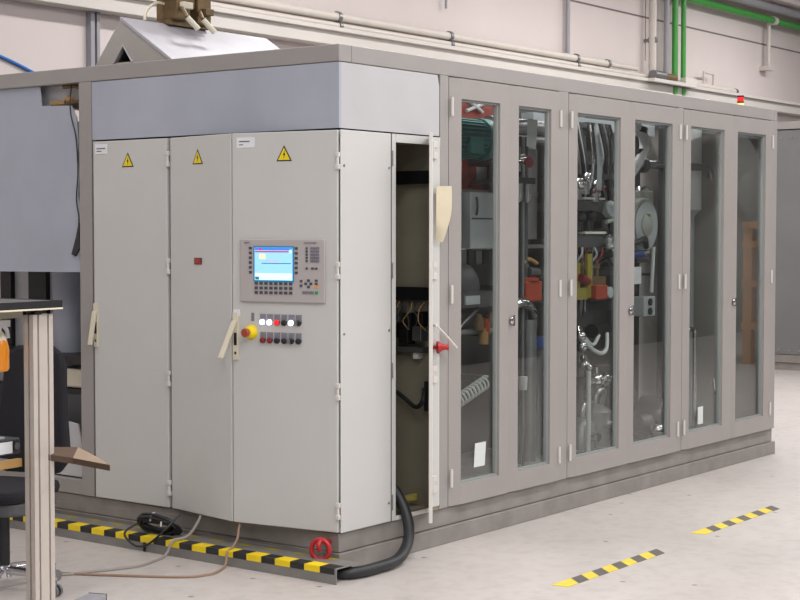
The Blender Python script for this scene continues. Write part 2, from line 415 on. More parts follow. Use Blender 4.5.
# ---- glass doors
OPEN = [(1.046, 1.432), (1.627, 1.985), (2.292, 2.832), (3.022, 3.548), (3.822, 4.352), (4.572, 5.068)]
DOOR = [(.944, 1.521), (1.527, 2.092), (2.208, 2.939), (2.945, 3.656), (3.736, 4.493), (4.499, 5.186)]
for i, ((d0, d1), (o0, o1)) in enumerate(zip(DOOR, OPEN)):
    z0, z1, a, b = .203, 2.549, .316, 2.438
    y0, y1 = -.012, .03
    d = MB()
    d.prism([(d0, y0+.012), (o0, y0), (o0, y1), (d0, y1)], 'z', z0, z1).box((o1, y0, z0), (d1, y1, z1)).box((o0, y0, z0), (o1, y1, a)).box((o0, y0, b), (o1, y1, z1))
    do = d.build('glass_door', 'door_grey', E)
    s_ = MB(); w = .012
    s_.box((o0, .004, a), (o0+w, .028, b)).box((o1-w, .004, a), (o1, .028, b)).box((o0+w, .004, a), (o1-w, .028, a+w)).box((o0+w, .004, b-w), (o1-w, .028, b))
    s_.build('glazing_seal', 'seal_grey', do)
    B((o0+.002, .018, a+.002), (o1-.002, .024, b-.002)).build('window_pane', 'glass', do)
    hx = d0 if i % 2 == 0 else d1
    for hz in (.31, 1.32, 2.34):
        MB().cyl((hx+(.006 if i % 2 == 0 else -.006), y0-.006, hz), (hx+(.006 if i % 2 == 0 else -.006), y0-.006, hz+.1), .0085, n=12).build('hinge', 'hinge_white', do)
    if i % 2 == 1:                    # oval lock on the leaf that closes last
        MB().lathe((d0+.036, y0, 1.20), (0, -1, 0), [(0, .024), (.006, .024), (.010, .018)], n=20).box((d0+.032, y0-.018, 1.17), (d0+.040, y0-.008, 1.23)).build('lock', 'chrome', do)
    B((d0-.004, .032, .2), (d1+.004, .05, .3)).build('sill_strip', 'seam_black', do)

# red lifting ring on the plinth
cr = V((-.068, .068, .122)); nn = V((-.93, -.36, 0)).normalized(); uu = V((-nn.y, nn.x, 0)); ring = MB()
ring.tube([cr+uu*.047*math.cos(2*PI*k/20)+V((0, 0, .050*math.sin(2*PI*k/20))) for k in range(20)], .0125, 12, closed=True, sub=3)
ring.tube([V((.012, .075, .150)), V((-.035, .068, .160)), V((-.075, .062, .165)), V((-.095, .058, .150)), V((-.09, .058, .128))], .0125, 12)
ring.ball((-.09, .058, .128), .0125)
ring.build('lifting_ring', 'red', E)['label'] = 'red lifting ring'

# signal beacon on the roof rail
bc = thing('signal_beacon', 'small red and yellow signal lamp on the top rail near the far end', 'signal lamp', (4.79, .07, HZ))
MB().cyl((4.79, .07, HZ), (4.79, .07, HZ+.022), .024).build('yellow_lens', 'lamp_yellow', bc)
for z in (.022, .066): MB().cyl((4.79, .07, HZ+z), (4.79, .07, HZ+z+.012), .026).build('collar', 'black_plastic', bc)
MB().cyl((4.79, .07, HZ+.034), (4.79, .07, HZ+.066), .024).build('red_lens', 'red_lamp', bc)

# gabled hood on the roof
hd = thing('roof_hood', 'white gabled hood with triangular side opening on top of the enclosure', 'hood', (1.1, 1.85, 2.625))
x0, x1 = .35, 1.62
ya, yb, yr, zr = 1.40, 2.22, 1.93, 2.965
z0 = HZ-.015
g = MB()
# gable sheet with the triangular hole
o = [(ya+.02, z0), (yr, zr-.012), (yb-.01, z0)]; h = [(1.835, z0+.075), (1.905, 2.79), (1.985, z0+.075)]
def gable(x, t, hole=True):
    m = MB()
    if hole:
        vs = [(x, *q) for q in o]+[(x, *q) for q in h]+[(x+t, *q) for q in o]+[(x+t, *q) for q in h]
        fs = [(0, 1, 4, 3), (1, 2, 5, 4), (2, 0, 3, 5), (6, 9, 10, 7), (7, 10, 11, 8), (8, 11, 9, 6), (0, 6, 7, 1), (1, 7, 8, 2), (2, 8, 6, 0), (3, 4, 10, 9), (4, 5, 11, 10), (5, 3, 9, 11)]
        m.add(vs, fs)
    else: m.prism(o, 'x', x, x+t)
    return m
gable(x0, .02).build('gable_sheet', 'hood_grey', hd)
gable(x1-.02, .02, False).build('gable_sheet', 'hood_grey', hd)
MB().prism([(ya, z0), (ya+.03, z0), (yr+.0, zr-.02), (yr, zr)], 'x', x0-.006, x1).build('front_slope', 'hood_white', hd)
MB().prism([(yb, z0), (yb-.03, z0), (yr, zr-.02), (yr, zr)], 'x', x0+.02, x1).build('back_slope', 'hood_white', hd)
tr = MB().tube([(x0-.006, 1.83, z0+.07), (x0-.006, 1.905, 2.795), (x0-.006, 1.99, z0+.07)], .006, 8, smooth=False)
tr.build('opening_trim', 'hood_white', hd)
B((x0+.05, 1.5, z0), (x1-.05, 2.15, z0+.01)).build('base_sheet', 'seam_black', hd)
# lifting mechanism with two ivory cylinders on the slope
lm = thing('lift_mechanism', 'brown gear unit with two ivory cylinders above the white hood', 'mechanism', (.75, 1.9, 2.9))
MB().box((.72, 1.84, 2.985), (.84, 2.02, 3.22)).box((.90, 1.84, 2.975), (1.02, 2.0, 3.22)).box((.84, 1.86, 3.06), (.90, 2.0, 3.2)).build('gear_case', 'brown_metal', lm, bevel=.012)
B((.74, 1.80, 3.05), (.82, 1.84, 3.09)).build('bracket', 'ivory', lm, bevel=.004); B((.93, 1.80, 3.03), (1.0, 1.84, 3.07)).build('bracket', 'brown_metal', lm, bevel=.004)
MB().cyl((.70, 1.735, 2.985), (.755, 1.695, 2.915), .017).build('cylinder', 'ivory', lm)
MB().cyl((.835, 1.735, 2.985), (.895, 1.695, 2.91), .017).build('cylinder', 'ivory', lm)
MB().tube([(.70, 1.735, 2.985), (.73, 1.80, 3.04), (.76, 1.85, 3.06)], .013).build('linkage', 'brown_metal', lm); MB().tube([(.835, 1.735, 2.985), (.88, 1.80, 3.03), (.93, 1.85, 3.05)], .013).build('linkage', 'brown_metal', lm)
MB().tube([(.74, 1.95, 3.08), (.66, 1.95, 3.085), (.57, 1.94, 3.03), (.54, 1.93, 2.965)], .009).build('hose', 'ivory', lm)
MB().box((.6, 1.86, 3.16), (1.15, 1.98, 3.22)).build('carrier_bar', 'beam_white', lm, bevel=.01)
MB().box((.70, 1.88, 2.955), (1.04, 1.98, 2.99)).build('foot_plate', 'brown_metal', lm)

# ------------------------------------------------------------------ control cabinets
def hinge_knuckle(parent, x, y, z, horiz, local=False):
    """cabinet hinge: two white lugs and a pin, standing proud of the door"""
    m = MB()
    hx, hy = (.009, .011) if horiz == 'y' else (.011, .009)
    for zz in (z, z+.06):
        m.box((x-hx, y-hy, zz), (x+hx, y+hy, zz+.026))
    m.cyl((x, y, z), (x, y, z+.086), .008, n=10)
    return m.build('hinge', 'hinge_white', parent, local=local, bevel=.003)

def sign(parent, P, uv, local):
    """yellow triangle with a lightning bolt; P(u,v,t) maps sign plane to space, t off the surface"""
    m = MB()
    def tri(s, t0, t1, mi, dv=0):
        q = [(-.046*s, -.027*s+dv), (.046*s, -.027*s+dv), (0, .053*s+dv)]
        vs = [P(u, v, t0) for u, v in q]+[P(u, v, t1) for u, v in q]
        m.add(vs, [(0, 2, 1), (3, 4, 5), (0, 1, 4, 3), (1, 2, 5, 4), (2, 0, 3, 5)], mi)
    tri(1.0, 0, .0015, 0); tri(.78, .0015, .0025, 1, .0)
    bolt = [(.006, .028), (-.007, .004), (0, .004), (-.004, -.016), (.009, .011), (.002, .011)]
    vs = [P(u, v, .0025) for u, v in bolt]+[P(u, v, .0032) for u, v in bolt]; n = 6
    m.add(vs, [list(range(n)), list(range(n, 2*n))]+[(i, (i+1) % n, n+(i+1) % n, n+i) for i in range(n)], 0)
    return m.build('warning_sign', ['hazard_black', 'sign_yellow'], parent, local=local)

# narrow cabinet (left)
CA = thing('control_cabinet', 'narrow grey control cabinet with one closed door, beside the left post', 'control cabinet', (.2, 1.5, .2))
MB().box((.024, 1.19, .2), (.40, 1.21, 2.218)).box((.024, 1.78, .2), (.40, 1.798, 2.218)).box((.38, 1.21, .2), (.4, 1.78, 2.218)).box((.024, 1.21, .2), (.38, 1.78, .22)).box((.024, 1.21, 2.2), (.38, 1.78, 2.218)).build('body', 'cabinet_cream', CA)
d1 = B((-.006, 1.196, .203), (.020, 1.782, 2.216)).build('door', 'cabinet_cream', CA, bevel=.004)
for z in (2.06, 1.48, .87, .27): hinge_knuckle(d1, -.012, 1.186, z, 'y')
sign(d1, lambda u, v, t: (-.006-t, 1.50-u, 2.094+v), None, False)
MB().box((-.008, 1.665, 2.145), (-.006, 1.765, 2.20)).box((-.0088, 1.68, 2.172), (-.008, 1.75, 2.178), 1).box((-.0088, 1.71, 2.158), (-.008, 1.75, 2.163), 1).build('name_plate', ['label_white', 'text_grey'], d1)
def swing_handle(parent, P, local, swing=1.0):
    """white escutcheon with the paddle swung out and hanging; P(u,z,t)"""
    def bx(u0, u1, z0, z1, t0, t1, mi=0):
        vs = [P(u, z, t) for t in (t0, t1) for z in (z0, z1) for u in (u0, u1)]
        m.add(vs, [(0, 2, 3, 1), (4, 5, 7, 6), (0, 1, 5, 4), (2, 6, 7, 3), (0, 4, 6, 2), (1, 3, 7, 5)], mi)
    m = MB(); bx(-.016, .016, -.14, .06, 0, .010); bx(-.009, .009, -.065, .0, .010, .0115, 1); bx(-.006, .006, -.112, -.098, .010, .0115, 1)
    bx(-.016, .016, .06, .105, 0, .012)
    h = m.build('lock_plate', ['ivory', 'black_plastic'], parent, local=local, bevel=.0015)
    m = MB()                       # paddle: hinged at the top, tip swung out and to the side
    w = .015
    top, tip = (0, .062, .016), (.050*swing, -.128, .018+.052*swing)
    vs = []
    for (u, z, t), k in ((top, 1.0), (tip, 1.0)):
        for du, dt in ((-w*k, -.007), (w*k, -.007), (w*k, .007), (-w*k, .007)): vs.append(P(u+du, z, t+dt))
    m.add(vs, [(0, 1, 2, 3), (4, 7, 6, 5), (0, 4, 5, 1), (1, 5, 6, 2), (2, 6, 7, 3), (3, 7, 4, 0)])
    m.build('door_handle', 'ivory', parent, local=local, bevel=.003)
    return h
swing_handle(d1, lambda u, z, t: (-.006-t, 1.762+u, 1.20+z), False, .35)

# double cabinet with operator panel (two doors slightly ajar)
CB = thing('control_cabinet', 'wide double-door control cabinet carrying the lit operator panel', 'control cabinet', (.2, .6, .2))
m = MB().box((.024, 1.17, .2), (.382, 1.186, 2.218)).box((.366, .02, .2), (.382, 1.17, 2.218)).box((.024, .02, .2), (.366, 1.17, .22)).box((.024, .02, 2.2), (.366, 1.17, 2.218))
m.build('body', 'cabinet_cream', CB)
B((.008, -.004, .2), (.420, .003, 2.218)).build('side_panel', 'cabinet_cream', CB, bevel=.004)
m = MB()
for x, z in ((.032, 2.04), (.40, 2.04), (.032, 1.2), (.40, 1.2), (.40, .3)): m.cyl((x, -.0045, z), (x, -.008, z), .006, n=10)
m.build('screw', 'steel', CB)
B((.34, .03, .3), (.36, 1.15, 2.1)).build('mounting_plate', 'inside_olive', CB)
J = V((-.098, .637))
def ajar(hinge, gap, sgn):
    d = J-V(hinge); w = d.length-gap; ang = math.atan2(d.y, d.x); return w, ang
# right leaf: local x along the leaf from its hinge, local +y outward
H3 = V((-.004, .004)); w3, a3 = ajar(H3, .006, 1)
D3 = MB().box((0.004, -.022, 0), (w3, 0, 2.013)).build('door', 'cabinet_cream', CB, loc=(H3.x, H3.y, .203), rot=(0, 0, a3), bevel=.004)
# outward normal: for direction pointing to +Y the outside (-X) is local +y
UO = .004
def P3(u, z, t): return (u+UO, t, z-.203)
for z in (2.02, 1.475, .87, .27): hinge_knuckle(D3, 0, .004, z-.203, 'x', True)
sign(D3, lambda u, v, t: P3(.312-u, 2.094+v, t), None, True)
MB().box((.49, 0, 1.937), (.60, .002, 1.99)).box((.52, .002, 1.966), (.585, .0028, 1.972), 1).box((.56, .002, 1.95), (.585, .0028, 1.955), 1).build('name_plate', ['label_white', 'text_grey'], D3, local=True, dx=UO)
# operator panel
B((.066, 0, 1.353-.203), (.574, .014, 1.672-.203)).build('operator_panel', 'panel_mauve', D3, local=True, dx=UO, bevel=.004)
t = .014
s_ = MB(); zz = -.203
s_.box((.246, t, 1.455+zz), (.490, t+.002, 1.638+zz), 0)
s_.box((.254, t+.002, 1.464+zz), (.482, t+.003, 1.630+zz), 1)
s_.box((.256, t+.003, 1.466+zz), (.480, t+.0035, 1.50+zz), 2)
s_.box((.256, t+.003, 1.617+zz), (.480, t+.0035, 1.629+zz), 3)
s_.box((.276, t+.003, 1.606+zz), (.480, t+.0035, 1.613+zz), 4)
s_.box((.440, t+.0035, 1.617+zz), (.456, t+.004, 1.627+zz), 4)
s_.box((.258, t+.003, 1.604+zz), (.270, t+.0035, 1.622+zz), 2)
s_.box((.416, t+.003, 1.572+zz), (.452, t+.0035, 1.598+zz), 5)
s_.box((.330, t+.003, 1.562+zz), (.420, t+.0035, 1.567+zz), 6)
s_.box((.262, t+.003, 1.548+zz), (.44, t+.0035, 1.552+zz), 0)
s_.box((.455, t+.0035, 1.467+zz), (.478, t+.004, 1.482+zz), 0)
s_.build('display_screen', ['screen_teal', 'screen_cyan', 'screen_pale', 'screen_blue', 'screen_red', 'screen_yellow', 'screen_pink'], D3, local=True, dx=UO)
def keypad(rects, mk='key_dark'):
    m = MB()
    for u, z, wu, wz in rects: m.box((u-wu/2, t, z-wz/2+zz), (u+wu/2, t+.004, z+wz/2+zz))
    return m.build('keypad', mk, D3, local=True, dx=UO)
keypad([(.509, 1.627-.0246*k, .016, .013) for k in range(6)])
keypad([(.232, 1.627-.0246*k, .016, .013) for k in range(6)])
keypad([(.473-.0297*k, 1.448-.0235*r, .018, .014) for k in range(8) for r in range(3)])
keypad([(.170-.0*k, 1.628-.016*r, .010, .011) for k in range(1) for r in range(5)])
keypad([(.143-.0135*k, 1.628-.016*r, .011, .012) for k in range(4) for r in range(5)], 'key_mid')
keypad([(.170, 1.527, .012, .010), (.136, 1.527, .016, .010), (.114, 1.527, .014, .010)])
keypad([(.203, 1.462, .014, .012), (.203, 1.44, .014, .012), (.176, 1.45, .014, .012), (.145, 1.45, .014, .012), (.160, 1.466, .014, .012), (.160, 1.434, .014, .012), (.114, 1.466, .014, .01), (.114, 1.45, .014, .01)])
keypad([(.190-.014*k, 1.406, .011, .012) for k in range(5)], 'key_mid')
keypad([(.53, 1.656, .03, .006), (.15, 1.655, .07, .005)], 'key_mid')
MB().box((.104, t, 1.43+zz), (.120, t+.004, 1.442+zz)).build('orange_key', 'orange', D3, local=True, dx=UO)
MB().box((.104, t, 1.399+zz), (.120, t+.004, 1.413+zz)).build('green_key', 'green', D3, local=True, dx=UO)
# emergency stop
MB().lathe((.513, 0, 1.195+zz), (0, 1, 0), [(0, .037), (.012, .037), (.028, .026), (.038, .022)]).build('emergency_stop_base', 'yellow', D3, local=True, dx=UO)
MB().lathe((.513, .038, 1.195+zz), (0, 1, 0), [(0, .012), (.008, .014), (.012, .022), (.026, .023), (.031, .018)]).build('emergency_stop_button', 'red_orange', D3, local=True, dx=UO)
MB().box((.496, 0, 1.252+zz), (.514, .0015, 1.295+zz)).build('small_tag', 'key_mid', D3, local=True, dx=UO)
# two rows of six push buttons on grey bezels
cols = ['lamp_white', 'lamp_white', 'red_lamp', 'black_plastic', 'lamp_white', 'black_plastic', 'red_dark', 'red_dark', 'black_plastic', 'black_plastic', 'black_plastic', 'black_plastic']
for k, c in enumerate(cols):
    u = .441-.043*(k % 6); z = (1.259 if k < 6 else 1.167)+zz
    m = MB().box((u-.0165, 0, z-.002), (u+.0165, .006, z+.032))
    q = [(u+.0165*math.cos(PI+PI*i/10), z-.002+.024*math.sin(PI+PI*i/10)) for i in range(11)]
    m.prism(q, 'y', 0, .006, 1)
    m.box((u-.011, .006, z+.006), (u+.011, .007, z+.026), 2)
    b_ = m.build('push_button', ['button_bezel', 'black_plastic', 'key_mid'], D3, local=True, dx=UO, bevel=.001)
    MB().lathe((u, .006, z-.010), (0, 1, 0), [(0, .0145), (.008, .0145), (.011, .011)], n=16).build('button_cap', c, D3, local=True, dx=UO)
    if k in (5, 10): MB().box((u-.003, .017, z-.022), (u+.016, .024, z+.002)).build('key_lever', 'steel', D3, local=True, dx=UO)
swing_handle(D3, lambda u, z, tt: (w3-.022+u, tt, 1.19+z-.203), True)
MB().box((w3-.045, 0, 1.275+zz), (w3-.006, .004, 1.31+zz)).build('pale_sticker', 'label_white', D3, local=True)
# left leaf of the double cabinet
H2 = V((-.004, 1.178)); d = J-H2; w2 = d.length-.004; a2 = math.atan2(d.y, d.x)
D2 = MB().box((.004, 0, 0), (w2, .022, 2.013)).build('door', 'cabinet_cream', CB, loc=(H2.x, H2.y, .203), rot=(0, 0, a2), bevel=.004)
sign(D2, lambda u, v, tt: (.258+u, -tt, 2.094+v+zz), None, True)
MB().box((.226, -.004, 1.537+zz), (.292, 0, 1.572+zz)).box((.236, -.008, 1.542+zz), (.284, -.004, 1.566+zz), 1).box((.226, -.007, 1.550+zz), (.234, -.004, 1.56+zz), 2).build('red_switch', ['dark_grey', 'red', 'green'], D2, local=True)

# open compartment (faces the aisle, between cabinet side panel and first post)
CC = thing('control_cabinet', 'narrow cabinet compartment standing open with its door swung out', 'control cabinet', (.62, .3, .2))
m = MB().box((.388, .004, .2), (.404, .75, 2.218)).box((.842, .004, .2), (.858, .75, 2.218)).box((.404, .73, .2), (.842, .75, 2.218)).box((.404, .004, .2), (.842, .73, .222)).box((.404, .004, 2.185), (.842, .73, 2.218))
m.build('body', 'inside_olive', CC)
B((.428, -.004, .2), (.462, .03, 2.218)).build('jamb', 'cabinet_cream', CC, bevel=.002)
B((.768, -.003, .222), (.857, .0035, 2.175)).build('jamb', 'cabinet_cream', CC, bevel=.002)
B((.4205, -.002, .2), (.4275, .0035, 2.218)).build('edge_strip', 'seam_black', CC)
B((.463, -.004, .2), (.767, .02, .222)).build('threshold', 'edge_white', CC)
B((.463, -.004, 2.175), (.857, .02, 2.218)).build('lintel_strip', 'cabinet_cream', CC)
for z in (2.08, 1.5, .98, .29): MB().cyl((.424, -.008, z-.03), (.424, -.008, z+.05), .006, n=10).build('hinge', 'steel_dull', CC)
ad = math.atan2(-.167-.0, .542-.846); wd = .345
HC = V((.756, -.016))
dirv = V((-.810, -.586))*.31; ad = math.atan2(dirv.y, dirv.x)
DC = MB().box((.0, -.010, 0), (dirv.length, .010, 2.022)).build('door', 'edge_white', CC, loc=(HC.x, HC.y, .198), rot=(0, 0, ad), bevel=.003)
for z in (2.10, 1.455, .895, .30):
    m = MB().box((.775, -.018, z), (.815, -.003, z+.035)).box((.775, -.018, z+.06), (.815, -.003, z+.095)).cyl((.778, -.016, z), (.778, -.016, z+.095), .007).build('hinge', 'hinge_white', CC, bevel=.003)
# inside the compartment: dark cable ducts, relays, wiring on the right inner wall
for z in (1.30, 1.93): B((.80, .02, z+.04), (.842, .70, z+.11)).build('cable_channel', 'black_plastic', CC)
m = MB()
for k, (y, z, c) in enumerate([(.05, 1.20, 0), (.13, 1.19, 0), (.21, 1.22, 1), (.06, 1.12, 1), (.15, 1.10, 0), (.24, 1.13, 0)]):
    m.box((.77, y, z), (.842, y+.06, z+.08), c)
m.build('relay_block', ['black_plastic', 'steel_dull'], CC, bevel=.003)
m = MB()
for k in range(9):
    y = .03+.028*k; q = lambda a: random.uniform(-a, a)
    m.tube([(.80, y, 1.33), (.77+q(.02), y+q(.03), 1.29), (.76+q(.02), y+q(.04), 1.24+q(.02)), (.78, y+q(.03), 1.18)], .003, 6, mi=k % 3)
m.build('wiring', ['black_rubber', 'wood_light', 'dark_grey'], CC)
MB().box((.79, .06, 1.055), (.842, .30, 1.085)).box((.80, .10, 1.02), (.842, .135, 1.08), 1).build('terminal_rail', ['dark_grey', 'edge_white'], CC)
MB().tube([(.80, .06, .86), (.76, .04, .80), (.78, .10, .76), (.79, .18, .80), (.80, .26, .84)], .012).box((.80, .03, .74), (.842, .06, .90)).build('wiring', 'black_rubber', CC)
m = MB()
for k in range(4): m.tube([(.6+.03*k, .08, .224), (.68, .12+.02*k, .25), (.76, .08, .26+.01*k), (.80, .16, .24), (.74, .24, .25)], .006, 8)
m.build('loose_wiring', 'tag_yellow', CC)
# things on the swung door
RH = V((.846, -.006, 0))
hd_ = MB().cyl((.80, .0, 1.09), (.80, -.03, 1.09), .010, n=12).lathe((.795, -.03, 1.09), (.75, -.65, 0), [(0, .034), (.008, .034), (.03, .018), (.05, .014), (.062, .017)], n=18)
hd_.build('rotary_switch', 'red', CC)['label'] = 'red rotary switch handle'
MB().tube([(.785, -.03, 1.21), (.86, -.045, 1.15), (.945, -.055, 1.08)], .006, 8, smooth=False).cyl((.785, 0, 1.21), (.785, -.035, 1.21), .010).build('stay_rod', 'edge_white', CC)
tg = MB()
N = 8; vs = []
for i in range(N+1):
    f_ = i/N; wid = [.125, .112, .100, .088, .075, .058, .040, .026, .012][i]
    for j, s0 in enumerate((0, 1)):
        w = wid if s0 else 0
        vs.append((.782+w, -.030-.035*math.sin(f_*2.4)*s0-.012*s0, 1.955-.30*f_+(.0 if not s0 else .002)))
th = [V(v)+V((0, -.003, 0)) for v in vs]
n2 = len(vs); fs = []
for i in range(N):
    a = 2*i; fs += [(a, a+1, a+3, a+2), (n2+a, n2+a+2, n2+a+3, n2+a+1), (a, a+2, n2+a+2, n2+a), (a+1, n2+a+1, n2+a+3, a+3)]
fs += [(0, n2, n2+1, 1), (2*N, 2*N+1, n2+2*N+1, n2+2*N)]
tg.add(vs+th, fs, 0, True)
tag(tg.build('paper_tag', 'paper_tan'), 'curled tan paper hanging at the swung-out cabinet door', 'paper')

# ------------------------------------------------------------------ papers on the glass
def sheet(x0, x1, z0, z1, y, label, tilt=.0, mk='paper'):
    m = MB().prism([(x0, z0), (x1, z0), (x1+tilt, z1), (x0+tilt, z1)], 'y', y, y-.0015)
    return tag(m.build('paper_sheet', mk), label, 'paper')
sheet(1.215, 1.325, .385, .52, .0165, 'white paper slip stuck low on the first glass door', .012)
sheet(4.02, 4.10, .352, .475, .0165, 'white paper slip stuck low on the fifth glass door', .0)

# ------------------------------------------------------------------ things on the floor
# cable ramp with hazard stripes
RP = thing('cable_ramp', 'long grey cable duct cover with yellow and black stripes along the plinth', 'cable cover', (-.12, 1.4, 0))
RX, RZ, y0, y1 = -.215, .078, -.155, 3.3
m = MB().box((RX, y0, 0), (RX+.004, y1, RZ-.004)).box((RX, y0, RZ-.004), (-.022, y1, RZ)).box((-.026, y0+.06, 0), (-.022, y1, RZ-.004))
m.build('channel', 'ramp_grey', RP)
m = MB(); k = 0; y = 1.009+.192*11
while y > y0:
    for a, b, mi in ((y, y-.100, 0), (y-.100, y-.192, 1)):
        a = min(a, y1); b = max(b, y0)
        if a > b+.02: m.box((RX-.0012, b, RZ-.030), (RX, a, RZ+.001), mi).box((RX, b, RZ), (RX+.075, a, RZ+.001), mi)
    y -= .192
m.build('hazard_strip', ['yellow', 'hazard_black'], RP)
for k in range(18):
    a = 2.95-.192*k
    if a-.07 > y0: B((-.062, a-.085, RZ), (-.024, a, RZ+.001)).build('hazard_patch', 'tag_yellow', RP)
MB().box((RX-.006, 1.16, 0), (RX-.001, 1.175, .05)).build('joint', 'seam_black', RP)

# thick black hose from the open compartment into the ramp
hs = MB().tube([(.44, .12, .42), (.50, .05, .36), (.515, .0, .29), (.505, -.05, .2), (.468, -.085, .13), (.40, -.115, .075), (.28, -.150, .04), (.12, -.160, .033), (-.08, -.13, .032), (-.14, .05, .034)], .029, 16, sub=8)
hs.box((.44, .06, .38), (.47, .20, .44))
tag(hs.build('cable_hose', 'black_rubber'), 'thick black cable hose curving from the open compartment down to the striped duct', 'hose')

# coil of black cable on the ramp
ck = thing('cable_coil', 'coil of black cable tied with white ties on the striped duct cover', 'cable', (-.12, 1.16, .08))
m = MB()
for k in range(16):
    a, b = .150-.055*((k*7) % 16)/16, .074-.05*((k*7) % 16)/16
    c = V((-.10-.006*(k % 5), 1.172+.004*(k % 3), .128+.006*math.sin(k*2.1)))
    dz = V((-.55, 0, .83)).normalized()                  # loops lean back against the plinth
    pts = [c+V((0, a*math.cos(t_), 0))+dz*(b*math.sin(t_))+V((.012*math.sin(k+2*t_), 0, 0)) for t_ in [2*PI*i/14 for i in range(14)]]
    m.tube(pts, .0065, 8, closed=True, sub=4)
m.build('cable_loops', 'cable_black', ck)
m = MB().tube([(-.13, 1.30, .13), (-.20, 1.33, .09), (-.235, 1.29, .062), (-.245, 1.20, .03), (-.235, 1.12, .05), (-.19, 1.05, .12), (-.1, 1.02, .2)], .006, 8)
m.build('cable_end', 'cable_black', ck)
for yy, zz_ in ((1.105, .155), (1.185, .175)): MB().tube([(-.125, yy, zz_+.02), (-.155, yy-.004, zz_+.012), (-.165, yy-.008, zz_-.02)], .0045, 6).build('cable_tie', 'label_white', ck)
tag(MB().tube([(-.05, .62, .22), (-.09, .60, .17), (-.12, .585, .12), (-.17, .575, .085), (-.222, .56, .07), (-.26, .54, .012), (-.389, .486, .006), (-.46, .49, .006), (-.529, .522, .006), (-.61, .63, .006), (-.693, .775, .006), (-.80, .97, .006), (-.856, 1.104, .006), (-.93, 1.40, .006), (-1.0, 1.7, .006)], .0065, 8).build('floor_cable', 'cable_tan'),
    'thin tan cable hanging from the ajar door and lying across the floor', 'cable')
tag(MB().tube([(-.02, .93, .22), (-.06, .92, .17), (-.13, .93, .10), (-.222, .95, .083), (-.25, .96, .03), (-.30, .955, .006), (-.40, .925, .006), (-.5, .906, .006), (-.62, .94, .006), (-.75, 1.002, .006), (-.83, 1.03, .006), (-.90, 1.075, .007)], .0075, 8).build('floor_cable', 'cable_grey'),
    'thin grey cable running over the striped duct cover beside the black coil', 'cable')
def tape(x0, x1, yc, label, n0):
    m = MB(); n = 10; L_ = (x1-x0)/n; h = .043; SL = -.036
    for k in range(n):
        a = x0+L_*k; b = a+L_
        m.prism([(a+SL, yc-h), (b+SL, yc-h), (b-SL, yc+h), (a-SL, yc+h)], 'z', .0005, .0025, k % 2)
    m.prism([(x0-.05, yc+h), (x0-SL, yc+h), (x0+SL, yc-h)], 'z', .0005, .0025, 0)
    tag(m.build('floor_tape', ['tape_yellow', 'tape_grey']), label, 'floor marking')
tape(.46, 1.46, -1.03, 'yellow and grey hazard tape strip on the floor, nearer one before the glass doors', 0)
tape(2.06, 3.09, -.975, 'yellow and grey hazard tape strip on the floor, farther one toward the enclosure end', 0)

# far cabinet beyond the enclosure
GC = thing('machine_cabinet', 'tall grey machine cabinet standing beyond the far end of the enclosure', 'cabinet', (13.5, 1.8, 0))
MB().box((12.22, .2, .2), (15.2, 3.4, 2.955)).build('body', 'grey_cab', GC, bevel=.006)
MB().box((12.2, .18, 2.965), (15.2, 3.42, 3.055)).build('top_rail', 'frame_grey', GC, bevel=.004)
MB().box((12.26, .24, 0), (15.2, 3.38, .1)).box((12.23, .21, .1), (15.2, 3.4, .195)).build('plinth', 'plinth_grey', GC)
m = MB()
for k in range(24):
    y = .35+.13*k
    m.cyl((12.221, y, .25), (12.212, y, .25), .014, n=8); m.cyl((12.221, y, 2.86), (12.212, y, 2.86), .012, n=8)
m.build('rivet', 'steel', GC)

# wooden rack across the aisle (seen mirrored in the far glass doors)
WR = thing('wooden_rack', 'orange brown wooden rack mirrored in the glass of the far doors', 'rack', (13.7, -3.3, 0))
for x in (12.85, 13.75, 14.65):
    for y in (-3.6, -3.0): MB().box((x-.06, y-.06, 0), (x+.06, y+.06, 1.84)).build('upright', 'wood_rack', WR)
for z in (.45, 1.0, 1.5, 1.75):
    MB().box((12.75, -3.66, z), (14.75, -2.94, z+.09)).build('shelf_board', 'wood_rack', WR)

# ------------------------------------------------------------------ machinery behind the glass
IW = 1.12
def bracket(t, x, z, y, s=.03): B((x-s, y, z-s), (x+s, IW, z+s)).build('bracket', 'dark_grey', t)

# first door
t = thing('drive_panel', 'red painted panel behind the first glass door, carrying the teal motor', 'panel', (2.5, .95, 1.96))
B((2.2, .93, 1.965), (2.86, .965, 2.595)).build('plate', 'red_paint', t, bevel=.006)
B((2.18, .86, 1.95), (2.9, .93, 1.985)).build('ledge', 'inside_olive', t)
m = MB().tube([(2.44, .915, 2.50), (2.68, .915, 2.57)], .012, 8, smooth=False).tube([(2.46, .91, 2.57), (2.62, .91, 2.50)], .012, 8, smooth=False); m.build('white_bar', 'insul_white', t)
B((2.58, .925, 2.03), (2.70, .93, 2.14)).build('type_plate', 'duct_grey', t)
for x in (2.3, 2.5, 2.75): MB().cyl((x, .93, 2.01), (x, .915, 2.01), .014, n=10).build('bolt', 'steel', t)
bracket(t, 2.5, 2.3, .965, .06)
t = thing('electric_motor', 'teal electric motor mounted on the red panel behind the first door', 'motor', (2.2, .7, 2.18))
m = MB().cyl((1.86, .70, 2.30), (2.24, .70, 2.30), .112, n=28)
for k in range(28):
    a = 2*PI*k/28
    m.box((1.9, -.004, .108), (2.22, .004, .126), T=Matrix.Translation((0, .70, 2.30)) @ Matrix.Rotation(a, 4, 'X'))
m.build('stator_housing', 'teal', t)
MB().lathe((2.24, .70, 2.30), (1, 0, 0), [(0, .132), (.1, .132), (.14, .118), (.155, .09)], n=30).build('fan_cowl', 'teal', t)
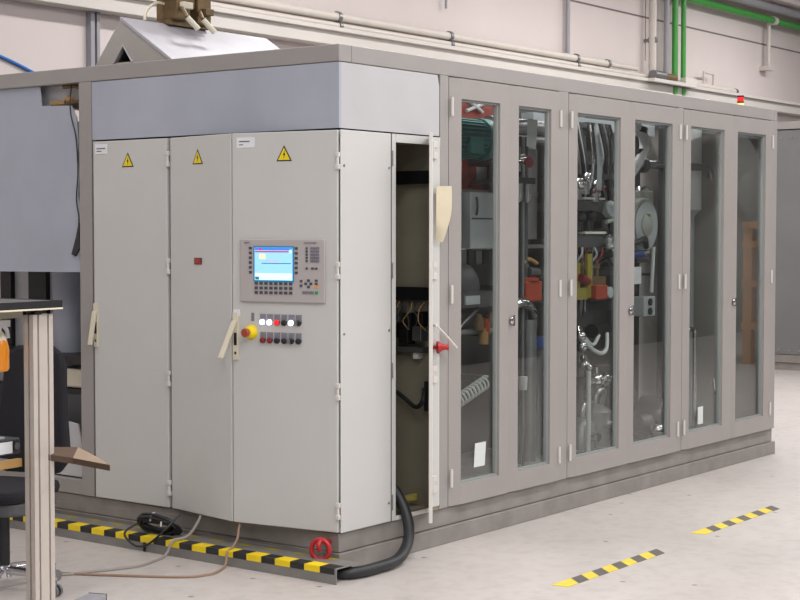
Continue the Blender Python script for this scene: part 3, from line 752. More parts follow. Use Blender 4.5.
MB().cyl((1.86, .7, 2.3), (1.78, .7, 2.3), .02).build('shaft', 'steel', t)
MB().box((1.98, .56, 2.2), (2.12, .6, 2.3)).build('terminal_box', 'teal', t, bevel=.008)
B((1.95, .72, 2.17), (2.2, .94, 2.20)).build('mounting_foot', 'teal', t)
B((2.2, .80, 2.17), (2.24, .94, 2.4)).build('mounting_foot', 'teal', t)
t = thing('instrument_box', 'pale grey instrument box below the red panel behind the first door', 'box', (2.35, .9, 1.6))
B((2.235, .74, 1.60), (2.50, .95, 1.965)).build('housing', 'duct_grey', t, bevel=.006)
B((2.05, .80, 1.62), (2.225, .95, 1.95)).build('side_housing', 'black_plastic', t, bevel=.006)
MB().tube([(2.30, .735, 1.93), (2.27, .71, 1.87), (2.29, .73, 1.82)], .008, 8).build('handle', 'dark_grey', t)
B((2.25, .733, 1.79), (2.48, .742, 1.80)).build('lid_seam', 'dark_grey', t)
bracket(t, 2.36, 1.8, .95)
t = thing('relay_row', 'row of dark relay blocks on a pale rail behind the first door', 'relay row', (2.27, .8, 1.5))
B((2.05, .78, 1.595), (2.52, .95, 1.603)).build('rail', 'edge_white', t)
for k in range(5): B((2.07+.088*k, .76, 1.50), (2.135+.088*k, .9, 1.592)).build('relay_block', 'black_plastic' if k % 2 == 0 else 'dark_grey', t, bevel=.004)
bracket(t, 2.3, 1.56, .9)
t = thing('gearbox', 'dark grey rounded gearbox with a pale type plate behind the first door', 'gearbox', (2.2, .8, 1.2))
MB().lathe((2.2, .95, 1.36), (0, -1, 0), [(0, .13), (.12, .15), (.2, .14), (.24, .10), (.25, .04)], n=28).box((2.02, .8, 1.2), (2.4, .96, 1.34)).build('housing', 'dark_grey', t, bevel=.006)
B((1.98, .60, 1.255), (2.14, .61, 1.31)).build('type_plate', 'duct_grey', t)
B((1.96, .61, 1.235), (2.4, .8, 1.33)).build('cover', 'dark_grey', t)
bracket(t, 2.2, 1.3, .95)
t = thing('valve_cluster', 'orange and brass valve cluster below the gearbox behind the first door', 'valve', (2.1, .6, 1.0))
for k, (x, z, c) in enumerate([(2.13, 1.13, 'brown_metal'), (2.20, 1.10, 'red_orange'), (2.26, 1.14, 'brown_metal'), (2.18, 1.04, 'wood_light')]):
    MB().cyl((x, .6, z-.04), (x, .6, z+.04), .03, n=14).cyl((x, .6, z+.04), (x, .6, z+.06), .02, n=12).build('valve_body', c, t)
MB().cyl((1.95, .64, 1.08), (2.36, .64, 1.08), .02).build('pipe', 'steel_dull', t)
bracket(t, 2.2, 1.08, .64)
t = thing('pipe_strut', 'slanted grey pipe strut crossing behind the first glass door', 'pipe', (1.9, .7, .9))
MB().cyl((1.70, .62, .98), (2.25, .7, 1.22), .018).build('tube', 'steel_dull', t)
bracket(t, 2.23, 1.21, .7, .02)
t = thing('spiral_hose', 'pale coiled spiral hose low behind the first glass door', 'hose', (1.8, .5, .7))
pts = [(1.70+.36*i/90, .5+.038*math.cos(i*.72), .665+.11*i/90+.038*math.sin(i*.72)) for i in range(91)]
MB().tube(pts, .007, 8, sub=2).build('coil', 'insul_white', t)
MB().cyl((1.65, .55, .64), (2.15, .55, .80), .010).build('support_rod', 'steel_dull', t); bracket(t, 2.12, .79, .55, .02)

# second door
t = thing('horizontal_pipe', 'wide pale horizontal pipe at the top behind the second door', 'pipe', (2.8, .75, 2.35))
MB().cyl((2.45, .75, 2.415), (3.15, .75, 2.415), .05).cyl((2.45, .75, 2.33), (3.15, .75, 2.33), .03).build('tube', 'steel_dull', t); bracket(t, 2.9, 2.4, .75)
t = thing('document_sheet', 'white document sheet hanging on the pipe behind the second door', 'paper', (2.45, .40, 2.2))
m = MB().prism([(2.36, 2.25), (2.47, 2.235), (2.49, 2.42), (2.37, 2.425)], 'y', .398, .40); m.build('sheet', 'paper', t)
MB().box((2.41, .40, 2.405), (2.44, .76, 2.42)).build('clip', 'steel', t)
t = thing('hand_valve', 'chrome valve with dark red handwheel behind the second door', 'valve', (2.45, .5, 2.1))
MB().lathe((2.40, .42, 2.15), (-.3, -1, 0), [(0, .012), (.008, .034), (.022, .036), (.03, .02)], n=20).build('handwheel', 'red_dark', t)
MB().cyl((2.40, .44, 2.15), (2.40, .6, 2.15), .014).cyl((2.36, .6, 2.15), (2.62, .6, 2.19), .035).cyl((2.52, .58, 2.1), (2.52, .58, 2.26), .03).build('body', 'chrome', t)
bracket(t, 2.5, 2.17, .6, .02)
t = thing('air_cylinder', 'wide upright metal cylinder with a seam ring behind the second door', 'cylinder', (2.9, .82, 1.66))
MB().lathe((2.9, .82, 1.66), (0, 0, 1), [(0, .14), (.28, .14), (.285, .146), (.31, .146), (.315, .14), (.60, .14), (.62, .12), (.63, .06)], n=30).build('barrel', 'steel_dull', t); bracket(t, 2.9, 1.9, .9, .05)
t = thing('air_cylinder', 'slim dark upright cylinder left of the wide metal one behind the second door', 'cylinder', (2.68, .8, 1.7))
MB().lathe((2.68, .8, 1.62), (0, 0, 1), [(0, .08), (.62, .08), (.64, .06)], n=24).build('barrel', 'dark_grey', t); bracket(t, 2.68, 1.9, .85, .04)
t = thing('cross_rail', 'pale cross rail with a hose fitting behind the second door', 'rail', (2.8, .7, 1.6))
B((2.5, .66, 1.60), (3.1, .70, 1.625)).build('rail', 'steel_dull', t); MB().cyl((2.6, .64, 1.62), (2.6, .64, 1.70), .022).build('fitting', 'black_plastic', t); bracket(t, 2.8, 1.612, .7, .012)
t = thing('orange_actuator', 'orange valve actuator with yellow top behind the second door', 'actuator', (2.75, .65, 1.25))
B((2.65, .58, 1.25), (2.85, .72, 1.385)).build('housing', 'red_orange', t, bevel=.012)
MB().lathe((2.75, .65, 1.385), (0, 0, 1), [(0, .09), (.02, .09), (.03, .06)], n=22).build('cap', 'red_orange', t)
MB().tube([(2.66, .62, 1.50), (2.74, .62, 1.53), (2.84, .62, 1.50)], .014).cyl((2.75, .65, 1.41), (2.75, .65, 1.5), .02).build('yoke', 'wood_light', t)
MB().cyl((2.70, .6, 1.45), (2.82, .6, 1.44), .03).build('coupling', 'dark_grey', t)
bracket(t, 2.75, 1.32, .72)
t = thing('bent_duct', 'shiny bent metal duct over a grey column behind the second door', 'duct', (2.7, .6, .66))
MB().tube([(2.42, .55, 1.23), (2.52, .55, 1.25), (2.64, .56, 1.235), (2.76, .6, 1.18), (2.86, .66, 1.08)], .035).build('bend', 'chrome', t)
MB().cyl((2.74, .62, .19), (2.74, .62, 1.13), .055).build('column', 'steel_dull', t)
t = thing('drain_box', 'blue box on a pale stand behind the second door', 'box', (2.95, .75, .19))
B((2.80, .66, .92), (3.05, .84, 1.0)).build('box', 'blue', t, bevel=.006); B((2.84, .68, .19), (3.02, .82, .92)).build('stand', 'dark_grey', t)
t = thing('gauge_cup', 'small pale measuring cup standing low behind the second door', 'cup', (2.43, .4, .75))
MB().lathe((2.33, .40, .71), (0, 0, 1), [(0, .026), (.08, .03), (.085, .026)], n=18).build('cup', 'insul_white', t); MB().cyl((2.33, .4, .19), (2.33, .4, .71), .010).build('stem', 'steel', t)

t = thing('thin_pipes', 'trio of thin dark pipes rising between the two cylinders behind the second door', 'pipes', (2.8, .7, .19))
for k in range(3): MB().cyl((2.60+.05*k, .60+.01*k, .19), (2.60+.05*k, .60+.01*k, 2.33), .011+.003*k).build('pipe', ['black_rubber', 'steel_dull', 'dark_grey'][k], t)
t = thing('filter_bowl', 'small pair of glassy filter bowls under the chrome valve behind the second door', 'filter', (2.6, .6, 1.9))
for x in (2.5, 2.6): MB().lathe((x, .55, 2.02), (0, 0, -1), [(0, .032), (.03, .034), (.1, .03), (.12, .012)], n=16).build('bowl', 'steel', t)
MB().box((2.44, .52, 2.02), (2.66, .60, 2.06)).build('head', 'black_plastic', t); bracket(t, 2.55, 2.04, .6, .015)
# third door
t = thing('inner_frame', 'pale aluminium inner frame of posts and beams behind the third door', 'frame', (4.1, 1.0, .19))
for x in (3.60, 3.98, 4.72): B((x, .96, .19), (x+.07, 1.03, 2.56)).build('post', 'steel_dull', t)
for z in (2.46,): B((3.3, .94, z), (5.1, 1.04, z+.085)).build('beam', 'duct_grey', t)
for x in (3.72, 4.12, 4.2): B((x, 1.05, .9), (x+.02, 1.08, 2.5)).build('cable_tray', 'inside_olive', t)
t = thing('valve_manifold', 'chrome valve manifold on a bracket, upper of two behind the third door', 'valve', (3.5, .65, 1.8))
B((3.36, .62, 1.85), (3.86, .75, 1.93)).build('block', 'dark_grey', t, bevel=.006)
B((3.42, .6, 1.935), (3.72, .66, 1.95)).build('cover_strip', 'edge_white', t)
for x, z in ((3.36, 1.99), (3.47, 2.03), (3.60, 1.98)):
    MB().cyl((x, .62, z-.06), (x, .62, z+.05), .034, n=14).ball((x, .60, z+.05), .042).cyl((x-.06, .62, z), (x+.06, .62, z), .02).build('solenoid', 'chrome', t)
MB().lathe((3.78, .62, 1.86), (-.2, -1, .3), [(0, .06), (.05, .06), (.07, .035), (.12, .03)], n=20).build('sensor', 'duct_grey', t)
MB().tube([(3.42, .55, 2.02), (3.46, .55, 2.2), (3.5, .6, 2.45)], .010).build('air_line', 'steel', t); MB().tube([(3.56, .56, 2.0), (3.60, .58, 2.2), (3.62, .62, 2.45)], .018).build('air_line', 'duct_grey', t); MB().tube([(3.74, .58, 2.0), (3.76, .58, 2.2), (3.80, .62, 2.45)], .009).build('air_line', 'black_rubber', t)
MB().tube([(3.5, .58, 1.98), (3.62, .56, 2.01), (3.71, .6, 2.03)], .006).build('air_line', 'red_dark', t)
bracket(t, 3.6, 1.89, .75)
t = thing('valve_manifold', 'chrome valve manifold with a white strip, lower of two behind the third door', 'valve', (3.5, .65, 1.55))
B((3.36, .62, 1.60), (3.72, .75, 1.69)).build('block', 'dark_grey', t, bevel=.006)
B((3.44, .6, 1.695), (3.74, .66, 1.712)).build('cover_strip', 'edge_white', t)
for x, z in ((3.38, 1.76), (3.52, 1.77)):
    MB().cyl((x, .62, z-.05), (x, .62, z+.05), .034, n=14).ball((x, .60, z+.05), .038).build('solenoid', 'black_plastic', t)
MB().lathe((3.76, .60, 1.62), (-.2, -1, .3), [(0, .065), (.05, .065), (.07, .04), (.12, .03)], n=20).build('sensor', 'chrome', t)
MB().tube([(3.7, .58, 1.78), (3.9, .58, 1.80), (4.02, .62, 1.70), (3.92, .6, 1.55), (4.0, .6, 1.44)], .016).build('air_line', 'fan_cream', t)
for k in range(4): MB().tube([(3.68, .56, 1.66-.02*k), (3.82+.02*k, .52, 1.60), (3.90+.02*k, .53, 1.48-.02*k), (3.98, .56, 1.36-.03*k), (4.06, .62, 1.30)], .013).build('air_line', 'fan_cream' if k % 2 else 'duct_grey', t)
bracket(t, 3.6, 1.64, .75)
def blower(x, z, y, r, label, back=None):
    t = thing('scroll_blower', label, 'blower', (x, y, z-r))
    MB().lathe((x, y+.07, z), (0, -1, 0), [(0, r), (.09, r), (.1, r*.96), (.1, r*.72), (.085, r*.7), (.085, r*.45), (.12, r*.42), (.14, r*.2)], n=36).build('housing', 'fan_cream', t)
    MB().lathe((x, y-.032, z), (0, -1, 0), [(0, r*.84), (.008, r*.84), (.01, r*.78)], n=36).build('ring', 'duct_grey', t)
    B((x-.03, y, z+r*.75), (x+r*.9, y+.1, z+r*1.25)).build('outlet', 'fan_cream', t, bevel=.006)
    B((x-.05, y+.07, z-.05), (x+.05, back or IW, z+.05)).build('bracket', 'dark_grey', t)
    return t
blower(4.32, 1.50, .95, .24, 'cream scroll blower between the manifolds and pumps behind the third door')
blower(4.17, 1.76, .55, .20, 'cream scroll blower at eye height behind the fourth door', .66)
t = thing('tag_board', 'yellow tag strips with a red fitting behind the third door', 'tag', (3.2, .5, 1.2))
B((3.27, .48, 1.26), (3.335, .50, 1.56)).build('strip', 'tag_yellow', t); B((3.12, .48, 1.25), (3.28, .50, 1.33)).build('strip', 'tag_yellow', t); B((3.14, .49, 1.33), (3.19, .51, 1.5)).build('strip', 'tag_yellow', t)
MB().cyl((3.16, .47, 1.40), (3.26, .47, 1.37), .028).build('fitting', 'red_dark', t); bracket(t, 3.3, 1.4, .5, .02)
t = thing('orange_actuator', 'orange box with round pale gauge behind the third door', 'actuator', (3.4, .5, 1.22))
B((3.32, .44, 1.245), (3.48, .58, 1.345)).build('housing', 'red_orange', t, bevel=.008); MB().lathe((3.52, .47, 1.29), (0, -1, 0), [(0, .04), (.03, .04), (.035, .03)], n=18).build('gauge', 'duct_grey', t)
B((3.3, .50, 1.34), (3.56, .56, 1.40)).build('cover', 'brown_metal', t); bracket(t, 3.4, 1.3, .58)
t = thing('terminal_box', 'dark tall terminal box below the orange box behind the third door', 'box', (3.5, .8, .98))
B((3.25, .80, .98), (3.9, .98, 1.22)).build('housing', 'dark_grey', t, bevel=.006); B((3.42, .79, 1.14), (3.48, .80, 1.19)).build('label_plate', 'duct_grey', t); bracket(t, 3.5, 1.1, .98)
t = thing('hose_loop', 'pale loop of hose with chrome couplings behind the third door', 'hose', (3.4, .5, .82))
MB().tube([(3.20, .5, 1.02), (3.26, .46, .93), (3.38, .44, .875), (3.50, .46, .90), (3.58, .5, 1.0)], .014).tube([(3.28, .52, 1.0), (3.38, .5, .93), (3.5, .52, .99)], .012).build('hose', 'insul_white', t)
for x, z in ((3.18, 1.0), (3.2, .93), (3.24, .80)): MB().ball((x, .48, z), .04).cyl((x, .48, z), (x+.05, .52, z+.05), .025).build('coupling', 'chrome', t)
MB().cyl((3.45, .55, 1.02), (3.7, .6, 1.02), .05).build('motor', 'black_plastic', t); bracket(t, 3.5, 1.02, .55, .03)
t = thing('drain_pipe', 'thin pale vertical pipe standing behind the third door', 'pipe', (3.19, .42, .19))
MB().cyl((3.19, .42, .19), (3.19, .42, .78), .016).build('tube', 'insul_white', t); MB().ball((3.19, .42, .79), .026).build('knob', 'chrome', t)
def pump(name_label, x, y, r, h, tall):
    t = thing('pump', name_label, 'pump', (x, y, .19))
    if tall:
        MB().lathe((x, y, .19), (0, 0, 1), [(0, r*1.2), (.03, r*1.2), (.03, r), (h, r), (h+.03, r*.7), (h+.05, r*.3)], n=28).build('casing', 'steel_dull', t)
        MB().cyl((x, y-r, .19+h*.6), (x, y-r-.05, .19+h*.6), r*.4).build('flange', 'chrome', t)
        MB().tube([(x, y, .19+h), (x+.02, y, .19+h+.12), (x+.12, y, .19+h+.13), (x+.14, y+.04, .19+h)], .025).build('elbow', 'steel', t)
    else:
        MB().lathe((x, y+.1, .19+r), (0, -1, 0), [(0, r), (.16, r), (.2, r*.9), (.215, r*.6), (.26, r*.45)], n=34).build('casing', 'steel', t)
        MB().cyl((x-.3, y, .19+r*.8), (x-.02, y, .19+r*.8), r*.42).build('motor', 'steel_dull', t)
        MB().ball((x-.22, y-.12, .19+r*.45), r*.4).build('outlet', 'chrome', t)
        B((x-.3, y-.08, .19), (x+.1, y+.12, .23)).build('base_plate', 'steel_dull', t)
    return t
pump('upright steel pump, leftmost low behind the third door', 3.27, .52, .085, .2, True)
pump('larger upright steel pump with bent outlet behind the third door', 3.55, .58, .12, .26, True)
pump('large round steel pump casing low behind the fourth door', 4.42, .55, .15, .3, False)

t = thing('coupling_row', 'row of small chrome couplings on a dark rail, between manifolds and terminal box', 'couplings', (3.45, .6, 1.42))
B((3.22, .62, 1.43), (3.66, .66, 1.455)).build('rail', 'dark_grey', t)
for k in range(6):
    x = 3.25+.07*k
    MB().lathe((x, .60, 1.40), (0, 0, 1), [(0, .018), (.05, .018), (.055, .026), (.08, .026), (.085, .014), (.11, .014)], n=14).build('coupling', ['chrome', 'steel', 'brown_metal'][k % 3], t)
    MB().tube([(x, .60, 1.50), (x+.02, .57, 1.55), (x+.05*(k % 2), .58, 1.60)], .008, 8).build('air_line', ['black_rubber', 'duct_grey', 'red_dark'][k % 3], t)
bracket(t, 3.45, 1.44, .66, .015)
t = thing('hose_bundle', 'bundle of dark hoses hanging beside the pale post behind the third door', 'hoses', (3.75, .9, 1.0))
for k in range(5):
    x = 3.66+.05*k
    MB().tube([(x, .86+.01*k, 2.5), (x+.03*math.sin(k), .82, 2.1), (x-.02, .84, 1.7), (x+.04*math.cos(k), .80, 1.3), (x+.02, .84, .95)], .014+.003*(k % 3), 10).build('hose', ['black_rubber', 'steel_dull', 'black_plastic', 'duct_grey', 'black_rubber'][k], t)
MB().box((3.62, .88, 2.46), (3.94, .939, 2.5)).build('clamp_bar', 'dark_grey', t)
t = thing('ball_valve', 'chrome ball valve with flanges above the pumps behind the third door', 'valve', (3.4, .5, .62))
MB().cyl((3.28, .50, .68), (3.60, .50, .68), .03).cyl((3.34, .50, .68), (3.37, .50, .68), .055).cyl((3.50, .50, .68), (3.53, .50, .68), .055).ball((3.435, .5, .68), .055).cyl((3.435, .5, .73), (3.435, .5, .78), .014).build('body', 'chrome', t)
MB().box((3.40, .47, .775), (3.56, .50, .785)).build('lever', 'dark_grey', t); bracket(t, 3.435, .68, .55, .02)
# fourth door
t = thing('braided_hose', 'white hose with black collars curving at the top behind the fourth door', 'hose', (3.9, .45, 2.15))
MB().tube([(3.76, .45, 2.45), (3.84, .44, 2.46), (3.92, .42, 2.41), (3.92, .40, 2.32), (3.87, .4, 2.24), (3.82, .42, 2.16), (3.78, .5, 2.05)], .036).build('hose', 'insul_white', t)
for z, x in ((2.43, 3.90), (2.27, 3.88)): MB().cyl((x, .415, z-.018), (x+.01, .415, z+.018), .042).build('collar', 'black_plastic', t)
bracket(t, 3.73, 2.1, .5, .02)
t = thing('process_pipe', 'dark horizontal process pipe with elbow behind the fourth and fifth doors', 'pipe', (4.5, .5, 2.15))
MB().tube([(3.85, .5, 2.19), (4.3, .5, 2.20), (4.9, .48, 2.205), (5.02, .46, 2.2), (5.07, .45, 2.17), (5.08, .45, 2.12)], .03).build('tube', 'steel_dull', t)
MB().cyl((4.06, .5, 2.19), (4.10, .5, 2.19), .055).cyl((4.5, .49, 2.203), (4.54, .49, 2.203), .055).build('flange', 'dark_grey', t); bracket(t, 4.2, 2.19, .5, .02)
t = thing('manifold_plate', 'pale mounting plate with chrome sensor heads behind the fourth door', 'plate', (4.2, .6, 1.55))
B((3.95, .66, 1.60), (4.42, .69, 2.03)).build('plate', 'steel_dull', t)
for x, z in ((4.02, 1.985), (4.30, 1.985)): MB().lathe((x, .66, z), (-.3, -1, .4), [(0, .05), (.04, .05), (.06, .03), (.1, .028)], n=18).build('sensor_head', 'chrome', t)
bracket(t, 4.2, 1.85, .69, .05)
t = thing('yellow_tag', 'small yellow tag hanging behind the fourth door', 'tag', (4.18, .5, 1.7))
B((4.155, .49, 1.72), (4.195, .50, 1.84)).build('strip', 'tag_yellow', t); MB().cyl((4.175, .49, 1.83), (4.175, .63, 1.83), .006).build('peg', 'steel', t)
t = thing('blue_fitting', 'blue hose fitting with a chrome end behind the fourth door', 'fitting', (3.95, .45, 1.5))
MB().cyl((3.82, .45, 1.54), (3.98, .45, 1.55), .03).build('body', 'blue', t); MB().cyl((3.98, .45, 1.55), (4.06, .45, 1.56), .022).build('end', 'chrome', t)
MB().tube([(3.8, .45, 1.62), (3.9, .43, 1.64), (4.05, .46, 1.66), (4.15, .5, 1.6)], .02).build('hose', 'black_rubber', t); bracket(t, 3.92, 1.545, .45, .02)
t = thing('label_plate', 'white label plate in front of wiring behind the fourth door', 'label', (3.68, .35, 1.34))
B((3.65, .34, 1.345), (3.775, .35, 1.465)).build('plate', 'label_white', t); bracket(t, 3.7, 1.42, .35, .015)
t = thing('wiring_box', 'open brown wiring box below the blue fitting behind the fourth door', 'box', (4.0, .6, 1.2))
B((3.78, .56, 1.26), (4.12, .7, 1.46)).build('housing', 'inside_dark', t, bevel=.004)
for k in range(4): B((3.82+.07*k, .54, 1.30+.03*(k % 2)), (3.86+.07*k, .56, 1.40)).build('relay', ['brown_metal', 'red_orange', 'black_plastic', 'wood_light'][k], t)
bracket(t, 3.95, 1.36, .7)
t = thing('level_gauge', 'thin pale upright level gauge behind the fourth door', 'gauge', (4.17, .47, 1.2))
MB().cyl((4.17, .47, 1.27), (4.2, .47, 1.60), .015).build('tube', 'insul_white', t); bracket(t, 4.18, 1.4, .47, .01)
t = thing('socket_box', 'grey box with two black sockets behind the fourth door', 'socket', (3.82, .33, 1.1))
B((3.765, .31, 1.115), (3.935, .40, 1.255)).build('housing', 'duct_grey', t, bevel=.008)
for z in (1.15, 1.215): MB().lathe((3.85, .31, z), (0, -1, 0), [(0, .026), (.008, .026), (.008, .016)], n=18).build('socket', 'black_plastic', t)
bracket(t, 3.85, 1.18, .40, .03)
t = thing('support_post', 'dark blue-grey upright post behind the right edge of the fourth door', 'post', (4.36, .5, .19))
B((4.38, .46, .19), (4.44, .53, 2.5)).build('post', 'dark_grey', t)

t = thing('cable_loom', 'loom of black and grey cables looping behind the fourth door', 'cables', (4.0, .8, 1.4))
for k in range(6):
    MB().tube([(3.95+.05*k, .84, 2.5), (3.98+.05*k, .80, 2.28), (4.02+.04*k, .82, 2.1), (4.3+.02*k, .86, 1.62), (4.24-.04*k, .78, 1.5-.02*k), (4.02, .76, 1.56-.02*k), (3.92, .84, 1.44)], .011, 8).build('cable', ['black_rubber', 'duct_grey', 'black_rubber', 'steel_dull', 'dark_grey', 'black_plastic'][k], t)
MB().box((3.96, .88, 2.47), (4.28, .939, 2.51)).build('clamp_bar', 'dark_grey', t)
t = thing('pressure_gauge', 'round chrome pressure gauge right of the blower behind the fourth door', 'gauge', (4.33, .6, 1.5))
MB().lathe((4.30, .60, 1.62), (-.3, -1, 0), [(0, .05), (.02, .055), (.03, .05)], n=22).build('case', 'chrome', t); MB().lathe((4.291, .571, 1.62), (-.3, -1, 0), [(0, .045), (.003, .045)], n=22).build('dial', 'label_white', t)
MB().cyl((4.30, .62, 1.50), (4.30, .62, 1.60), .012).cyl((4.2, .62, 1.50), (4.4, .62, 1.50), .02).build('stem', 'steel', t); bracket(t, 4.35, 1.5, .64, .015)
# fifth door
t = thing('vent_duct', 'wide pale upright duct narrowing to a pipe behind the fifth door', 'duct', (4.98, .58, .19))
MB().cyl((5.10, .66, 1.88), (5.10, .66, 2.55), .115, n=28).build('wide_duct', 'insul_white', t); MB().lathe((5.12, .66, .19), (0, 0, 1), [(0, .055), (1.64, .055), (1.69, .10), (1.70, .11)], n=24).build('pipe', 'duct_grey', t)
t = thing('handle_rail', 'bent chrome handrail loop low behind the fifth door', 'handrail', (4.6, .35, .19))
MB().tube([(4.49, .35, .19), (4.49, .35, .90), (4.52, .35, .98), (4.60, .35, .98), (4.64, .35, .90), (4.64, .35, .19)], .016).build('rail', 'chrome', t)
t = thing('handle_rail', 'slim chrome loop right of the handrail behind the fifth door', 'handrail', (4.93, .3, .19))
MB().tube([(4.86, .3, .60), (4.88, .3, .50), (4.95, .3, .48), (4.99, .3, .56), (5.0, .3, 1.15)], .012).cyl((4.93, .3, .19), (4.93, .3, .48), .01).build('rail', 'chrome', t)

# ------------------------------------------------------------------ open left bay
t = thing('bay_divider', 'white panels between black uprights inside the open left bay', 'panel', (.62, 2.7, .19))
B((.62, 1.95, .19), (.64, 3.38, 2.4)).build('panel', 'insul_white', t)
for y0_, y1_ in ((3.235, 3.341), (2.89, 3.06), (1.95, 2.13)): B((.585, y0_, .19), (.62, y1_, 2.4)).build('upright', 'black_plastic', t)
t = thing('bay_tank', 'grey upright cylinder tank inside the open left bay', 'tank', (.45, 2.55, .19))
MB().cyl((.46, 2.52, .19), (.46, 2.52, 2.2), .10, n=30).build('barrel', 'zinc_blue', t)
t = thing('machine_block', 'dark machine shelf with a beige box inside the left bay', 'machine part', (.3, 2.4, .19))
B((.22, 1.95, .92), (.55, 3.38, .97)).build('shelf', 'black_plastic', t)
B((.26, 2.18, .775), (.45, 2.42, .89)).build('beige_box', 'ivory', t, bevel=.012)
B((.24, 1.95, .19), (.56, 3.38, .77)).build('cover', 'black_plastic', t)
B((.23, 2.1, .5), (.245, 2.5, .74)).build('grille', 'dark_grey', t)
B((.25, 2.9, .775), (.5, 3.3, .9)).build('steel_block', 'steel_dull', t, bevel=.01)
MB().cyl((.25, 3.27, .84), (.22, 3.27, .84), .03).build('red_knob', 'red', t)
t = thing('sheet_cover', 'pale sheet cover with a cut corner low in the left bay', 'cover', (.04, 2.3, .2))
MB().prism([(1.915, .295), (2.9, .295), (2.9, .61), (2.05, .61), (1.975, .60), (1.945, .50), (1.93, .38)], 'x', .034, .044).build('sheet', 'zinc_light', t)
B((.02, 2.35, .285), (.034, 2.5, .61)).build('batten', 'zinc_light', t)

# ------------------------------------------------------------------ bench, chair and small things in front
phi = math.radians(4)
AB = thing('assembly_bench', 'assembly bench with aluminium profile post and a dark-edged top shelf', 'workbench', (-2.23, -.34, 0), rz=phi)
def profile(cx, cy, z0, z1, name='post'):
    """45 x 90 aluminium extrusion with its slots cut in"""
    a, b, g, dp = .025, .05, .0045, .012
    P = [(-b, -a), (-b/2-g, -a), (-b/2-g, -a+dp), (-b/2+g, -a+dp), (-b/2+g, -a), (b/2-g, -a), (b/2-g, -a+dp), (b/2+g, -a+dp), (b/2+g, -a), (b, -a),
         (b, -g), (b-dp, -g), (b-dp, g), (b, g), (b, a), (b/2+g, a), (b/2+g, a-dp), (b/2-g, a-dp), (b/2-g, a), (-b/2+g, a), (-b/2+g, a-dp), (-b/2-g, a-dp), (-b/2-g, a), (-b, a), (-b, g), (-b+dp, g), (-b+dp, -g), (-b, -g)]
    return MB().prism([(x+cx, y+cy) for x, y in P], 'z', z0, z1)
profile(.022, -.018, .03, 1.405).build('post', 'alu', AB, local=True)
profile(-1.5, 0, .03, 1.405).build('post', 'alu', AB, local=True)
for x in (0, -1.5): MB().box((x-.05, -.1, 0), (x+.05, .7, .03)).build('foot', 'alu', AB, local=True)
MB().box((-1.62, -.075, 1.432), (.075, .62, 1.455)).build('top_shelf', 'dark_grey', AB, local=True)
MB().box((-1.62, -.082, 1.430), (.078, -.075, 1.457)).box((.075, -.082, 1.430), (.082, .62, 1.457)).build('shelf_edging', 'black_plastic', AB, local=True)
MB().box((-1.62, -.082, 1.424), (.086, .62, 1.430)).build('shelf_underside', 'ivory', AB, local=True)
MB().cyl((.005, -.03, 1.405), (.005, -.03, 1.424), .016).box((-.04, -.02, 1.405), (.04, .02, 1.424)).build('cap_screw', 'black_plastic', AB, local=True)
MB().box((-1.48, -.01, 1.395), (-.047, .03, 1.424)).build('shelf_rail', 'inside_olive', AB, local=True)
MB().box((-1.5, .05, .84), (-.06, .62, .868)).build('worktop', 'dark_grey', AB, local=True)
MB().box((-1.5, .03, .838), (-.02, .05, .868)).build('worktop_edge', 'wood_light', AB, local=True)
MB().box((-1.48, .2, .79), (-.046, .24, .838)).build('worktop_rail', 'black_plastic', AB, local=True)

# laptop-like case on the worktop
t = thing('instrument_case', 'black case with a pale front lying on the bench worktop', 'case', (-2.335, -.2, .87), rz=phi)
B((-.42, -.02, 0), (.16, .28, .06)).build('housing', 'black_plastic', t, local=True, bevel=.006)
B((-.42, -.024, .006), (.115, -.02, .050)).build('front_plate', 'label_white', t, local=True)
MB().lathe((.138, -.02, .03), (0, -1, 0), [(0, .014), (.006, .014), (.006, .008)], n=16).build('socket', 'dark_grey', t, local=True)
B((-.42, .0, .06), (.10, .27, .066)).build('lid', 'duct_grey', t, local=True)

# spray bottle hanging on the shelf rail
t = thing('spray_bottle', 'spray bottle of amber liquid with white trigger head, hanging under the shelf', 'spray bottle', (-2.31, -.25, 1.2))
MB().lathe((-2.31, -.25, 1.195), (0, 0, 1), [(0, .036), (.01, .042), (.085, .042), (.115, .034)], n=24).build('bottle', 'amber', t)
MB().lathe((-2.31, -.25, 1.31), (0, 0, 1), [(0, .034), (.02, .026), (.035, .015)], n=24).build('neck', 'ivory', t)
MB().cyl((-2.31, -.25, 1.342), (-2.31, -.25, 1.38), .015).box((-2.335, -.265, 1.358), (-2.262, -.235, 1.382)).tube([(-2.285, -.25, 1.362), (-2.268, -.25, 1.345), (-2.262, -.25, 1.315)], .008).build('trigger_head', 'label_white', t)
B((-2.32, -.26, 1.372), (-2.30, -.24, 1.42)).build('hook', 'steel', t)
# folded cardboard jutting over the bench edge
m = MB()
A_, B_, C_, D_, E_, F_ = V((-2.10, -.28, .905)), V((-1.98, -.30, .888)), V((-2.075, -.60, .868)), V((-2.12, -.46, .858)), V((-2.20, -.36, .862)), V((-2.01, -.42, .878))
dn = V((0, 0, -.014)); up = [A_, B_, F_, C_, D_, E_]; n = 6
m.add(up+[q+dn for q in up], [(1, 2, 3, 4)]+[(n+4, n+3, n+2, n+1), (n+5, n+4, n+1, n)]+[(i, n+i, n+(i+1) % n, (i+1) % n) for i in range(n)])
m.add([A_, B_, E_, D_], [(0, 1, 3, 2)], 0)
m = MB()
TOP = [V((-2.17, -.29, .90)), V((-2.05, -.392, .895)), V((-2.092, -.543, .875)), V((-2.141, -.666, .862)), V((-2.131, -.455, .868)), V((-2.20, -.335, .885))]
BOT = [q+V((0, 0, -.022)) for q in TOP]
